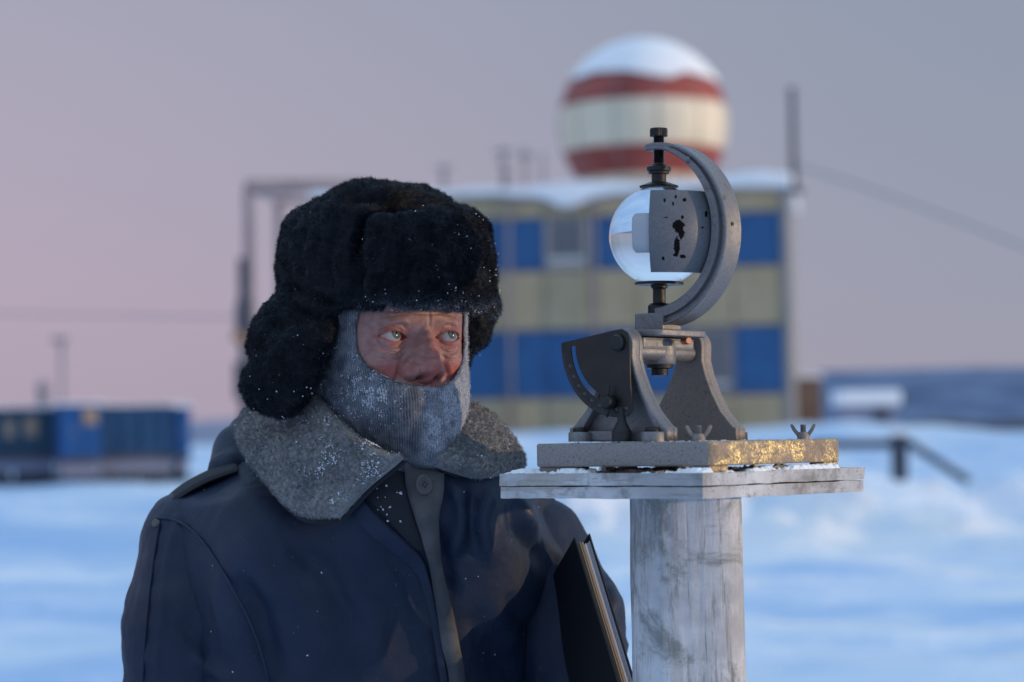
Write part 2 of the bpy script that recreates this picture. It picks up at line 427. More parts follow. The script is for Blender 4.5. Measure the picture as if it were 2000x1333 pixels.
m = M['plate'] = mat('flaking_painted_base', (.3, .3, .3), .6); n = NB(m)
pa = n.mix(n.mr(n.noise(600, 3), .3, .7), (.21, .19, .18), (.31, .285, .265))
pits = n.mr(n.noise(260, 5, .75), .59, .64); pa = n.mix(pits, pa, (.045, .042, .04))
flk = n.math('MULTIPLY', n.mr(n.noise(380, 6, .85, off=(9, 4, 1)), .46, .58), n.mr(n.noise(26, 5, .7, off=(5, 5, 1)), .42, .60, .12, 1.0))
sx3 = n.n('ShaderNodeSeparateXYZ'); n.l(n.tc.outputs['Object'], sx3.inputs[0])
worn_or_lit = n.mr(sx3.outputs['X'], .126, .1295)       # bare-metal flecks on the right flank only; the sun's gold and brown painted in
flk = n.math('MULTIPLY', flk, worn_or_lit); pa = n.mix(worn_or_lit, pa, n.mix(n.mr(n.noise(90, 4), .35, .65), (.20, .145, .11), (.30, .22, .165)))
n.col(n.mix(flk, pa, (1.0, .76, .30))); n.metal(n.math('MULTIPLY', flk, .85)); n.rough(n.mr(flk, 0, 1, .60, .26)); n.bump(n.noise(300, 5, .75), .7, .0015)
m = M['bowl'] = mat('grey_enamel_bowl', (.2, .21, .22), .45, .1); n = NB(m)
c = n.mix(n.mr(n.noise(700, 3), .3, .7), (.095, .10, .115), (.155, .162, .178)); c = n.mix(n.mr(n.noise(28, 4), .4, .75), c, (.10, .105, .12))
ch = n.attr('chip'); ch = n.mr(n.math('ADD', ch, n.math('MULTIPLY', n.math('SUBTRACT', n.noise(260, 5, .7), .5), 1.3)), .48, .54)
n.col(n.mix(ch, c, (.003, .003, .004))); n.l(n.mr(ch, 0, 1, .5, .08), n.b.inputs['Specular IOR Level']); n.bump(n.math('SUBTRACT', n.math('MULTIPLY', n.noise(900, 3), .3), ch), .5, .0006)
M['black'] = cast('black_oxide_metal', (.018, .018, .019), (.035, .034, .034), pit=.9, rough=.38, metal=.5)
m = M['quad'] = mat('blackened_brass_quadrant', (.02, .02, .02), .35, .1); n = NB(m)
n.col(n.mix(n.mr(n.noise(45, 5), .45, .75), (.007, .0075, .008), (.018, .016, .014))); n.rough(n.mr(n.noise(60, 4), .3, .7, .28, .5))
M['scale'] = mat('engraved_white_scale', (.13, .135, .14), .6)
M['card'] = mat('record_card', (.40, .41, .44), .7)
M['copper'] = mat('copper_screw', (.62, .30, .18), .35, .9)
m = M['glass'] = mat('glass_ball', (.93, .97, 1), .11); b = m.node_tree.nodes['Principled BSDF']; b.inputs['Transmission Weight'].default_value = 1; b.inputs['IOR'].default_value = 1.52
# wood
def wood(name, stretch, ww=.75, gw=.8):
    m = mat(name, (.5, .5, .5), .7); n = NB(m)
    pa = n.mix(n.mr(n.noise(12, 4), .35, .65), (.37, .37, .375), (.60, .60, .605)); pa = n.mix(n.mr(n.noise(150, 5, .8, stretch=stretch, off=(7, 1, 4)), .52, .66), pa, (.27, .26, .25))
    gr = n.noise(110, 6, .75, stretch=stretch)
    wd = n.mix(n.mr(gr, .35, .65), (.20, .175, .15), (.40, .36, .32))
    worn_or_lit = n.mr(n.math('ADD', n.math('MULTIPLY', gr, .55), n.math('MULTIPLY', n.noise(7, 4, .6, off=(4, 2, 7)), .7)), .655, .74)
    c = n.mix(n.math('MULTIPLY', worn_or_lit, ww), pa, wd)
    st = n.mr(n.noise(13, 6, .75, off=(1, 8, 3), dist=.6), .50, .66); c = n.mix(n.math('MULTIPLY', st, .7), c, (.14, .145, .13)); sp_ = n.mr(n.noise(190, 5, .8, off=(3, 3, 9)), .66, .70); c = n.mix(n.math('MULTIPLY', sp_, n.mr(n.noise(11, 2, off=(2, 9, 1)), .48, .58)), c, (.03, .03, .03))
    crk = n.mr(n.noise(70, 5, .8, stretch=tuple(x * (.35 if x < 1 else 1.6) for x in stretch), off=(2, 2, 2)), .66, .70)
    c = n.mix(crk, c, (.05, .045, .04)); n.col(c)
    n.bump(gr, gw, .0016); n.bump(n.noise(320, 4, .7), .3, .0005); n.bump(worn_or_lit, -.3, .0008)
    return m
M['post'] = wood('peeling_white_post_paint', (1, 1, .07), .42, .5)
M['boardx'] = wood('peeling_white_board_paint', (.08, .6, 1))
# folder
m = M['cover'] = mat('black_folder_cover', (.006, .007, .010), .55)
M['paper'] = mat('paper_edges', (.50, .50, .54), .8); M['paper_old'] = mat('yellowed_paper_edges', (.33, .25, .17), .8)
# background
def plain(name, a, b, scale=3., rough=.8, metal=0.):
    m = mat(name, a, rough, metal); n = NB(m); n.col(n.mix(n.mr(n.noise(scale, 4), .3, .7), a, b)); return m
M['olive'] = plain('ochre_render_panel', (.39, .31, .185), (.46, .375, .24), 1.5)
M['blue'] = plain('blue_cladding_panel', (.012, .085, .23), (.020, .115, .29), 1.2, .6)
M['bluegrey'] = plain('faded_window_surround', (.22, .20, .225), (.27, .25, .27), 2)
M['beige'] = plain('tan_window_surround', (.40, .34, .29), (.46, .40, .35), 2)
M['trim'] = plain('pale_joint_strip', (.24, .24, .24), (.30, .29, .28), 2)
M['brick'] = plain('dark_red_plinth', (.09, .035, .032), (.13, .05, .045), 2)
M['pane'] = mat('window_glass', (.13, .135, .15), .2)
M['cream'] = plain('cream_radome_shell', (.72, .63, .46), (.80, .71, .55), .6, .5)
M['red'] = plain('red_radome_band', (.24, .040, .032), (.38, .080, .06), .8, .55)
M['fsteel'] = plain('primed_frame_steel', (.26, .21, .22), (.34, .28, .28), 2, .6)
M['steel'] = plain('galvanised_steel', (.20, .20, .23), (.27, .26, .29), 2, .6)
M['dsteel'] = plain('dark_painted_steel', (.04, .045, .07), (.07, .075, .10), 2, .6)
M['teal'] = plain('teal_container_paint', (.008, .055, .14), (.014, .075, .17), .8, .6)
M['tealdk'] = plain('dark_teal_wagon_paint', (.008, .042, .085), (.014, .058, .105), .8, .6)
M['cblue'] = plain('bright_blue_container_paint', (.004, .070, .24), (.008, .09, .28), .8, .55)
M['amber'] = plain('amber_board', (.38, .22, .10), (.42, .26, .14), 3)
M['brown'] = plain('weathered_brown_boards', (.17, .11, .08), (.24, .16, .12), 2)
M['hill'] = plain('distant_forest_and_snow', (.05, .09, .18), (.15, .21, .34), .012)  # blue of distant haze is put into the hill colour
M['hill2'] = plain('distant_grey_shore', (.20, .22, .31), (.27, .29, .38), .02)
M['felt'] = plain('grey_felt', (.06, .06, .062), (.10, .10, .10), 20, .9)
M['trouser'] = plain('dark_quilted_trousers', (.015, .018, .025), (.025, .028, .035), 20, .8)
exec_parts = []
# ================================================================== THE SETTING
def ground_z(x, y):
    z = np.interp(y, [0, 14, 22, 30, 45, 60, 90, 140, 300, 1500], [0, 0, .12, .38, .80, 1.34, 1.25, 1.12, .9, .4])
    P = np.stack([x, y, 0 * x], -1)
    g = lambda cx, cy, sx_, sy_: np.exp(-((x - cx) / sx_) ** 2 - ((y - cy) / sy_) ** 2)
    am = np.interp(y, [0, 8, 14, 60, 80, 400], [0, .02, .10, .13, .04, 0])
    z = z + am * (fbm(P, 5.0, 3) + .7 * fbm(P, 1.7, 3, 11)) + .10 * am * fbm(P, .5, 2, 3)
    mnd = .50 * g(3.9, 27.0, 1.0, 1.3) + .42 * g(2.9, 26.4, .6, 1.0) + .38 * g(1.6, 26.0, .7, 1.0) + .40 * g(4.9, 26.5, .55, 1.) + .34 * g(5.9, 25.2, .5, .9) + .3 * g(.75, 26.5, .4, 1.)
    ss = -(x * .42 - (y - 26.0) * .91) + .45 * pn(P, 1.3, 9) + .18 * pn(P, .4, 3); z = z + .60 * sstep(0, .65, ss) * np.exp(-np.maximum(ss - .75, 0) / 2.2) * sstep(.1, .8, x) * sstep(11, 8, x) * (1 + .35 * pn(P, .8, 4) + .2 * pn(P, .3, 5))
    z = z + .6 * mnd * (1 + .75 * pn(P, .50, 6) + .4 * pn(P, .22, 2)) - .25 * g(6.5, 34, 2.2, 4)
    q1 = x * .35 + y * .94; q2 = x * .94 - y * .35; z = z + am * 1.0 * pn(np.stack([q1 / .6, q2 / 3.2, 0 * x + 4.], -1), 1.)
    bank = .42 * np.exp(-((y - 33 - .25 * x) / 2.2) ** 2) * sstep(-1.0, -4.5, x) * (.8 + .5 * pn(P, 2.2, 5))
    z = z + bank + .32 * g(8.6, 60, 2.8, 2.5) + .28 * g(2, 61.5, 6, 1.8)
    return z
ys = np.concatenate([np.arange(-30, 4, 2.), np.arange(4, 12, .5), np.arange(12, 40, .16), np.arange(40, 76, .4), 76 * 1.06 ** np.arange(0, 90)])
t = np.linspace(-1, 1, 420); tx = np.sign(t) * np.abs(t) ** 2.2
YY, TT = np.meshgrid(ys, tx, indexing='ij'); XX = TT * (60 + np.maximum(YY, 0) * 2.5)
ZZ = ground_z(XX, YY)
nr, nc = YY.shape; ii = np.arange(nr * nc).reshape(nr, nc)
gr = mesh_np('snow_field', np.stack([XX, YY, ZZ], -1).reshape(-1, 3), np.stack([ii[:-1, :-1], ii[1:, :-1], ii[1:, 1:], ii[:-1, 1:]], -1).reshape(-1, 4)[:, ::-1], M['snow'], attrs={'sunlit_white': np.clip(1.25 * np.exp(-((XX - 3.6) / 3.2) ** 2 - ((YY - 26.3) / 1.6) ** 2) * sstep(-.7, .15, fbm(np.stack([XX, YY, ZZ], -1), .9, 3, 4)) + .8 * sstep(.0, .4, fbm(np.stack([XX * .45, YY * 1.4, ZZ * 0], -1), 1.1, 3, 8)) * np.exp(-((XX - 4) / 4.5) ** 2) * (YY > 14) * (YY < 34), 0, 1).ravel()})  # mask paints the drift whiter, as if low sun caught it
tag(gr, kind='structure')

def ridge(name, x0, x1, y0, depth, hfun, mt, zb=0.2, nx=160):
    xs = np.linspace(x0, x1, nx); rows = []
    for k, (f, dy) in enumerate([(0, 0), (.55, .18), (1, .5), (.6, .8), (0, 1)]):
        rows.append(np.stack([xs, y0 + dy * depth + 0 * xs, zb + f * hfun(xs)], 1))
    V = np.concatenate(rows); F = []
    i = np.arange(nx - 1)
    for k in range(4): F.append(np.stack([k * nx + i, k * nx + i + 1, (k + 1) * nx + i + 1, (k + 1) * nx + i], 1))
    return tag(mesh_np(name, V, [np.concatenate(F)], mt), kind='structure')
nz = lambda xs, s, o: pn(np.stack([xs / s, xs * 0 + o, xs * 0], 1), 1.)
# wooded snowy hills beyond the station, rising to the right
ridge('far_hills', -1500, 3600, 2600, 900, lambda x: 12 + 68 * sstep(200, 400, x) * sstep(3600, 1200, x) + 6 * nz(x, 260, .3) + 20 * sstep(900, 2200, x), M['hill'])
ridge('far_shore', -1400, -40, 1150, 300, lambda x: 14 + 3 * nz(x, 90, 1.3), M['hill2'])
ridge('dark_treeline', 40, 900, 560, 60, lambda x: 3.0 + 1.4 * nz(x, 22, 2.3) + .8 * nz(x, 7, 5.3), M['dsteel'], zb=.9)

# ------------------------------------------------------------------ station building
BY = 66.0; ang = R(8.0)
B0 = W(1547, 846, BY); B0[2] = 1.1
fx = np.array([-math.cos(ang), math.sin(ang), 0]); fn_ = np.array([-math.sin(ang), -math.cos(ang), 0])   # along facade to the left, outward
bld = empty('station_building', tuple(B0), 'two-storey station building with ochre and blue panel bands under a snowy roof', 'building')
bld.matrix_world = Matrix(((fx[0], -fn_[0], 0, B0[0]), (fx[1], -fn_[1], 0, B0[1]), (0, 0, 1, B0[2]), (0, 0, 0, 1)))
# local: x = leftwards along the facade, y = into the building, z up
ZB = [0.0, .62, 1.50, 3.36, 5.02, 6.48, 7.36]; L = 13.2; DEP = 10.0
Z_ = lambda k: ZB[k]
box('wall', (0.03, .06, -1.2), (L, DEP, 7.3), M['trim'], bld)
box('plinth', (0.0, 0.0, -.6), (L, .05, .36), M['brick'], bld)
def panel(x0, x1, z0, z1, mt, nm='panel'):
    return box(nm, (x0 + .02, -.035, z0 + .03), (x1 - .02, .055, z1 - .03), M[mt], bld, bevel=.012, seg=1)
mods = []; x = .18
kinds = ['blue', 'W', 'blue', 'blue', 'W', 'blue', 'W', 'blue', 'W', 'blue']; x = .18
for k in kinds:
    w = 1.34 if k == 'blue' else 1.26
    if x + w > L: break
    mods.append((x, x + w, k)); x += w
for (z0, z1) in ((1.50, 3.36), (5.02, 6.48)):
    for (a, b, k) in mods:
        if k == 'blue' or (z0 < 2 and 4.5 < a < 6.5) or 7.5 < a < 9.5: panel(a, b, z0, z1, 'blue')
        else:
            wm = 'beige' if z0 > 2 and a < 7 else 'bluegrey'; panel(a, b, z0, z0 + .28, wm); panel(a, a + .16, z0 + .28, z1, wm); panel(b - .16, b, z0 + .28, z1, wm)
            f = box('window', (a + .16, -.02, z0 + .31), (b - .16, .04, z1 - .05), M['trim'], bld)
            # real opening: pane set into the frame
            box('pane', (a + .25, -.026, z0 + .40), ((a + b) / 2 - .03, -.021, z1 - .13), M['pane'], f)
            box('pane', ((a + b) / 2 + .03, -.026, z0 + .40), (b - .25, -.021, z1 - .13), M['pane'], f)
            box('sill', (a + .12, -.12, z0 + .26), (b - .12, -.021, z0 + .31), M['snowc'], f)
for (z0, z1) in ((.36, 1.50), (3.36, 5.02), (6.48, 7.30)):
    for (a, b, k) in mods: panel(a, b, z0, z1, 'olive')
box('corner_strip', (-.02, -.05, .36), (.17, .05, 7.34), M['trim'], bld, bevel=.01)
for (xx, tp) in ((7.70, 7.9), (5.3, 7.2)):
    tube('downpipe', [(xx, -.12, .1), (xx, -.12, tp)], .055, M['steel'], bld)
# thick uneven snow along the roof, sagging over the edge
nx, ny = 120, 30
uu, vv = np.meshgrid(np.linspace(-.15, L + .1, nx), np.linspace(0, 1, ny), indexing='ij')
P0 = np.stack([uu, vv * 3, 0 * uu], -1)
yy = -.22 + vv ** 1.6 * (DEP + .3)
ht = .03 + .07 * (.5 + fbm(P0, 1.6, 3, 2)) + .17 * np.exp(-((uu - .9) / 1.3) ** 2) + .12 * np.exp(-((uu - 5.6) / 1.1) ** 2)
zt = 7.32 + ht * sstep(-.02, .10, vv)
sag = .06 + .16 * np.maximum(0, fbm(P0 * [1, 0, 0], 1.3, 2, 9)) + .38 * np.exp(-((uu - 6.0) / .75) ** 2)
zt = np.where(vv < .001, 7.30 - sag, zt); yy = np.where(vv < .001, -.20, yy)
ii = np.arange(nx * ny).reshape(nx, ny)
V = np.stack([uu, yy, zt], -1).reshape(-1, 3); Q = np.stack([ii[:-1, :-1], ii[1:, :-1], ii[1:, 1:], ii[:-1, 1:]], -1).reshape(-1, 4)
V2 = V.copy(); V2[:, 2] = np.minimum(V2[:, 2] - .10, 7.302); V2[:, 1] += .02
n0 = len(V)
per = np.concatenate([ii[:, 0], ii[-1, 1:], ii[::-1, -1][1:], ii[0, ::-1][1:]]); a = per[:-1]; b = per[1:]
mesh_np('roof_snow', np.concatenate([V, V2]), [np.concatenate([Q, Q[:, ::-1] + n0, np.stack([b, a, a + n0, b + n0], 1)])], M['snowc'], bld)

# ------------------------------------------------------------------ radome on the roof
rc = W(1256, 245, 70.5); rr_ = 166 / FPX * 70.5
rad = empty('radome', tuple(rc), 'red and cream striped radar dome capped with snow on the station roof', 'radar dome')
def sphere_band(name, z0, z1, r, mt, nth=96, nz_=14, wob=None, closed=False):
    th = np.linspace(0, 2 * math.pi, nth, endpoint=False); V = []
    for k in range(nz_ + 1):
        zz = z0 + (z1 - z0) * k / nz_
        zz = zz + (wob(th, k / nz_) if wob is not None else 0) + 0 * th
        zz = np.clip(zz, -r, r * .99999); q = np.sqrt(r * r - zz * zz)
        V.append(np.stack([q * np.cos(th), q * np.sin(th), zz], 1))
    V = np.concatenate(V); i = np.arange(nth); j = (i + 1) % nth
    F = np.concatenate([np.stack([k * nth + i, k * nth + j, (k + 1) * nth + j, (k + 1) * nth + i], 1) for k in range(nz_)])
    return mesh_np(name, V, [F], mt, rad)
pz = lambda py: (245 - py) / FPX * 70.5
sphere_band('shell', -rr_ * .97, rr_ * .995, rr_, M['cream'], nz_=40)
sphere_band('red_stripe', pz(212), pz(136), rr_ + .012, M['red'])
sphere_band('red_stripe', pz(352), pz(299), rr_ + .012, M['red'], nz_=5)
def wob(th, f):
    c = np.stack([np.cos(th) * 2, np.sin(th) * 2, 0 * th], 1)
    return (1 - f) * (.20 * pn(c, 1.3, 3) + .05 * pn(c, .4, 8) - .12 * np.cos(th - 5.3) - .05)
sphere_band('snow_cap', pz(153), rr_ * .999, rr_ + .07, M['snowc'], nz_=26, wob=wob)
for k in range(12):                                  # panel seams of the shell
    a = k * math.pi / 6 + .13; e = np.linspace(-1.2, .55, 20)
    tube('seam', np.stack([(rr_ + .014) * np.cos(e) * math.cos(a), (rr_ + .014) * np.cos(e) * math.sin(a), (rr_ + .014) * np.sin(e)], 1), .018, M['trim'], rad, seg=6)
rb = lathe('base_ring', [(rr_ * .62, 0), (rr_ * .64, .03), (rr_ * .64, 1.0), (rr_ * .60, 1.02)], M['trim'], rad, (0, 0, -rr_ - .62 + .2), seg=48)

# masts on the roof and by the corner
def mast(px, ytop, ybot, Y, r, label, arms=()):
    a, b = W(px, ybot, Y), W(px, ytop, Y); b[0] = a[0] = (a[0] + b[0]) / 2
    e = empty('radio_mast', tuple(a), label, 'mast', 'thin masts on the station roof' if r < .1 else None)
    hgt = b[2] - a[2]
    tube('pole', [(0, 0, 0), (0, 0, hgt * .5), (0, 0, hgt)], [r, r * .9, r * .8], M['steel'] if r < .1 else M['dsteel'], e)
    for q, wd in arms: tube('crossarm', [(-wd, 0, hgt * q), (wd, 0, hgt * q)], r * .5, M['steel'], e, seg=6)
    box('foot', (-r * 2, -r * 2, -.1), (r * 2, r * 2, .02), M['dsteel'], e)
    return e
mast(867, 322, 400, 70, .07, 'short roof mast nearest to the fur hat', ((.9, .25),))
mast(984, 288, 392, 69, .08, 'taller of the two close roof masts left of the radar dome', ((.92, .3), (.7, .2)))
mast(1026, 290, 392, 69, .07, 'roof mast between the twin mast and the radar dome', ((.85, .25),))
mast(1060, 300, 392, 71, .045, 'very thin roof mast just left of the radar dome')
mast(1549, 172, 372, 66.4, .105, 'tall dark mast at the right corner of the station roof', ((.97, .12),))
pts = [W(1552 + 1000 * s, 322 + 425 * s + 120 * s * (s - 1), 66 - 14 * s) for s in np.linspace(0, 1, 24)]
tag(tube('cable', pts, .026, M['steel'], seg=6), 'slack cable running down right from the tall corner mast', 'cable')
pts = [W(-300 + 830 * s, 612 + 10 * s + 8 * s * (s - 1), 31.5) for s in np.linspace(0, 1, 16)]
tag(tube('cable', pts, .010, M['steel'], seg=6), 'thin level cable crossing the pink sky to the steel frame', 'cable')

# ------------------------------------------------------------------ steel frame behind the man
FY = 30.5
zg = lambda P: float(ground_z(np.array([P[0]]), np.array([P[1]]))[0])
pA = W(485, 372, FY); pB = W(545, 395, FY + 2.2); pC = W(720, 372, FY + .3)
fr = empty('steel_frame', (pA[0], pA[1], zg(pA) - .1), 'tall square steel gantry frame standing behind the hat', 'frame')
F0 = np.array(fr.location)
def fbar(nm, a, b, w, mt):
    a, b = np.array(a) - F0, np.array(b) - F0; d = b - a; Lh = np.linalg.norm(d)
    Mx = Matrix.Translation(a) @ Vector((0, 0, 1)).rotation_difference(Vector(d)).to_matrix().to_4x4()
    return box(nm, (-w / 2, -w / 2, 0), (w / 2, w / 2, Lh), M[mt], fr, bevel=.008, seg=1, M=Mx)
g0 = lambda p: (p[0], p[1], zg(p) - .15)
fbar('post', g0(pA), pA, .13, 'fsteel'); fbar('post', g0(pB), pB, .12, 'fsteel'); fbar('post', g0(pC), pC, .12, 'fsteel')
up = np.array([0, 0, .062])
fbar('beam', pA + up, pC + up, .13, 'fsteel'); fbar('beam', pA + up + [0, .07, 0], pB + up, .12, 'fsteel')
fbar('beam', pB + up * .5 + [.06, 0, 0], pC + [0, 2.2, -.05], .09, 'fsteel')
fbar('brace', pA + [.06, 0, -.05], pA + [.75, 0, -.02] , .05, 'steel')
sp_ = W(474, 505, FY - .5)
sw = empty('switch_post', g0(sp_), 'dark navy post with drum insulators left of the ear flap', 'post')
hh = sp_[2] - sw.location[2]
tube('pole', [(0, 0, 0), (0, 0, hh)], .062, M['dsteel'], sw)
lathe('insulator', [(.02, 0), (.10, .02), (.12, .10), (.12, .34), (.10, .44), (.05, .50)], M['dsteel'], sw, (.02, 0, hh - .96), seg=20)
lathe('insulator', [(.02, 0), (.08, .02), (.09, .08), (.06, .16)], M['amber'], sw, (-.06, -.02, hh - 1.05), seg=20)
box('switch_box', (-.12, -.10, hh - 1.75), (.12, .10, hh - 1.30), M['dsteel'], sw, bevel=.01)

# ------------------------------------------------------------------ wagons and containers on the left
def container(px0, px1, y0, y1, Y, mt, label, ribs=True, win=(), door=None, cat='container', under=None, depth=2.4, skew=0.):
    a, b = W(px0, y1, Y), W(px1, y1, Y); top = W((px0 + px1) / 2, y0, Y)[2]
    e = empty('shipping_container' if cat == 'container' else 'site_wagon', tuple(a), label, cat)
    w = b[0] - a[0]; h = top - a[2]; e.rotation_euler = (0, 0, R(12.5 if px0 < 150 else 10.5))
    box('body', (0, .02, 0), (w, depth, h), M[mt], e, bevel=.02)
    if ribs:
        bm = bmesh.new(); n = max(4, int(w / .30))
        for k in range(n):
            x0 = w * (k + .2) / n; add_box(bm, (x0, -.025, .10), (x0 + w / n * .55, .019, h - .12))
        tag(bm_obj('corrugation', bm, M[mt], e), kind='stuff')
    box('rail', (-.01, -.04, h - .11), (w + .01, .018, h + .01), M[mt], e); box('rail', (-.01, -.04, -.02), (w + .01, .018, .09), M['dsteel'], e)
    for (x0, x1, z0, z1, c) in win:
        f = box('window', (x0 * w, -.05, z0 * h), (x1 * w, -.028, z1 * h), M['trim'], e); box('pane', (x0 * w + .05, -.056, z0 * h + .05), (x1 * w - .05, -.051, z1 * h - .05), M[c], f)
    if door:
        d = box('door', (door[0] * w, -.05, .1), (door[1] * w, -.027, h - .16), M[mt], e, bevel=.008); box('handle', (door[1] * w - .14, -.075, h * .5), (door[1] * w - .10, -.051, h * .58), M['steel'], d)
    uu, vv = np.meshgrid(np.linspace(-.05, w + .05, 26), np.linspace(-.06, depth, 14), indexing='ij')
    hgt = .015 + .03 * fbm(np.stack([uu, vv, 0 * uu + px0], -1), .9, 3)
    ii = np.arange(uu.size).reshape(uu.shape); V = np.stack([uu, vv, h + .02 + np.maximum(hgt, .012)], -1).reshape(-1, 3); V2 = V.copy(); V2[:, 2] = h + .012
    Q = np.stack([ii[:-1, :-1], ii[1:, :-1], ii[1:, 1:], ii[:-1, 1:]], -1).reshape(-1, 4); per = np.concatenate([ii[:, 0], ii[-1, 1:], ii[::-1, -1][1:], ii[0, ::-1][1:]]); p, q = per[:-1], per[1:]
    mesh_np('roof_snow', np.concatenate([V, V2]), [np.concatenate([Q, Q[:, ::-1] + len(V), np.stack([q, p, p + len(V), q + len(V)], 1)])], M['snowc'], e)
    if under:
        box('chassis', (.05, .0, -.24), (w - .05, depth - .1, -.03), M['hill2'], e)
        for k in range(3): box('skid', (w * k / 3 + .04, .1, -1.0), (w * (k + 1) / 3 - .04, depth - .3, -.25), M['dsteel'], e)
    return e
container(-150, 108, 800, 900, 44, 'tealdk', 'dark teal site wagon with amber windows at the far left', win=((.60, .68, .42, .80, 'amber'), (.75, .85, .44, .84, 'amber')), cat='wagon', under=True)
container(112, 198, 792, 905, 43.6, 'cblue', 'bright blue cabin with one amber window between two teal ones', ribs=False, win=((.58, .92, .66, .96, 'amber'),), door=(.08, .5), cat='cabin', under=True)
container(194, 345, 794, 898, 44.2, 'teal', 'long teal corrugated container right of the bright blue cabin', under=True)
container(346, 372, 797, 898, 44.4, 'cblue', 'narrow blue container end at the right of the container row', door=(.2, .8), under=True)
def pole(px, yt, yb, Y, label):
    a = W(px, yb, Y); b = W(px, yt, Y); e = empty('lamp_pole', tuple(a), label, 'lamp pole'); h = b[2] - a[2]
    tube('pole', [(0, 0, 0), (0, 0, h)], .10, M['steel'], e); box('lamp_head', (-.5, -.2, h - .02), (.3, .2, h + .22), M['steel'], e, bevel=.03)
pole(122, 668, 830, 120, 'faint distant lamp pole above the left wagon')
a = W(85, 800, 90)
e = empty('chimney_stack', tuple(a), 'small faint chimney behind the left wagon roof', 'chimney'); tube('pipe', [(0, 0, -1.4), (0, 0, .75)], .22, M['steel'], e); lathe('cowl', [(.3, 0), (.3, .05), (.05, .3)], M['steel'], e, (0, 0, .8))

# ------------------------------------------------------------------ right background
a = W(1583, 828, 72); e = empty('wooden_cabinet', (a[0], a[1], a[2] - .2), 'brown boarded cabinet standing beside the station corner', 'cabinet')
for k in range(4): box('plank', (-.34 + k * .17, -.25, 0), (-.34 + k * .17 + .16, -.21, 1.55), M['brown'], e)
box('body', (-.34, -.2, 0), (.34, .3, 1.5), M['brown'], e); box('snow_top', (-.38, -.28, 1.56), (.38, .34, 1.68), M['snowc'], e, bevel=.04)
a = W(1700, 842, 108); e = empty('hut', (a[0], a[1], a[2] - .2), 'low dark hut under a thick slab of pale sunlit snow', 'hut')
box('wall', (-1.2, 0, 0), (1.2, 2.6, 1.35), M['hill2'], e); box('door', (.2, -.05, .1), (.8, -.01, 1.2), M['dsteel'], e); box('roof_snow', (-1.38, -.2, 1.36), (1.38, 2.8, 2.0), M['snowc'], e, bevel=.12, seg=3)
a = W(1900, 846, 84); e = empty('board_fence', (a[0] - 2.2, a[1], a[2] - .25), 'low dark board fence along the far right snow edge', 'fence')
for k in range(9): box('post', (k * .85, 0, 0), (k * .85 + .1, .1, .62), M['dsteel'], e)
for k in range(3): box('board', (-.1, -.04, .14 + .17 * k), (7.1, -.005, .14 + .17 * k + .13), M['dsteel'], e)
a = W(1757, 925, 36); e = empty('timber_barrier', (a[0], a[1], a[2] - .25), 'dark timber post with a leaning brace beyond the right board end', 'barrier')
box('post', (-.11, -.1, 0), (.11, .1, .82), M['dsteel'], e, bevel=.01)
V, F = tube_np([(.12, 0, .72), (.95, -.6, .10)], .065, 8); mesh_np('brace', V, F, M['dsteel'], e)
box('rail', (-1.3, -.03, .62), (-.12, .03, .76), M['dsteel'], e)
box('snow_top', (-.14, -.13, .825), (.14, .13, .90), M['snowc'], e, bevel=.03)
a = W(1530, 985, 31)
bm = bmesh.new(); bmesh.ops.create_icosphere(bm, subdivisions=3, radius=.26)
for v in bm.verts: v.co *= 1 + .3 * float(pn(np.array(v.co) + 3, .15)); v.co.z *= .45; v.co.x *= 1.3
o = bm_obj('rock', bm, M['dsteel'], smooth=True); o.location = a; tag(o, 'dark rock poking from the snow under the board', 'rock')

# ================================================================== POST, BOARD AND SUNSHINE RECORDER
IY = 2.45
O = W(1288.5, 860, IY); O[2] = CZ - .007
AZ = R(-41.3)
ZX = Matrix(((1, 0, 0, 0), (0, 0, -1, 0), (0, 1, 0, 0), (0, 0, 0, 1)))       # local (x, y) of a flat outline -> (x', z')
rec = empty('sunshine_recorder', tuple(O), 'cast metal sunshine recorder with a glass ball and black quadrant on the post', 'sunshine recorder')
rec.rotation_euler = (0, 0, AZ)
tilt = Matrix.Rotation(R(0.95), 4, Vector((-math.sin(-AZ), math.cos(-AZ), 0)))    # whole casting leans a hair to the right
upper = []
def up_(o): upper.append(o); return o
# base casting: hollow frame with rounded corners and feet
bx0, bx1, by0, by1 = -.090, .1325, -.092, .1305
def rrect(x0, y0, x1, y1, r, n=5):
    return arc(x1 - r, y1 - r, r, 0, 90, n) + arc(x0 + r, y1 - r, r, 90, 180, n) + arc(x0 + r, y0 + r, r, 180, 270, n) + arc(x1 - r, y0 + r, r, 270, 360, n)
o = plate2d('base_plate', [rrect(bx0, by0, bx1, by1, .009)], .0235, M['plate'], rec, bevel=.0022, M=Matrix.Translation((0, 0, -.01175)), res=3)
for (fx0, fy0, wx, wy) in ((bx0 + .004, by0 + .004, .05, .02), (bx1 - .026, by0 + .003, .022, .03), (bx1 - .02, by1 - .03, .018, .026), (bx0 + .004, by1 - .03, .03, .026)):
    box('foot', (fx0, fy0, -.0295), (fx0 + wx, fy0 + wy, -.0235), M['plate'], rec, bevel=.0015)
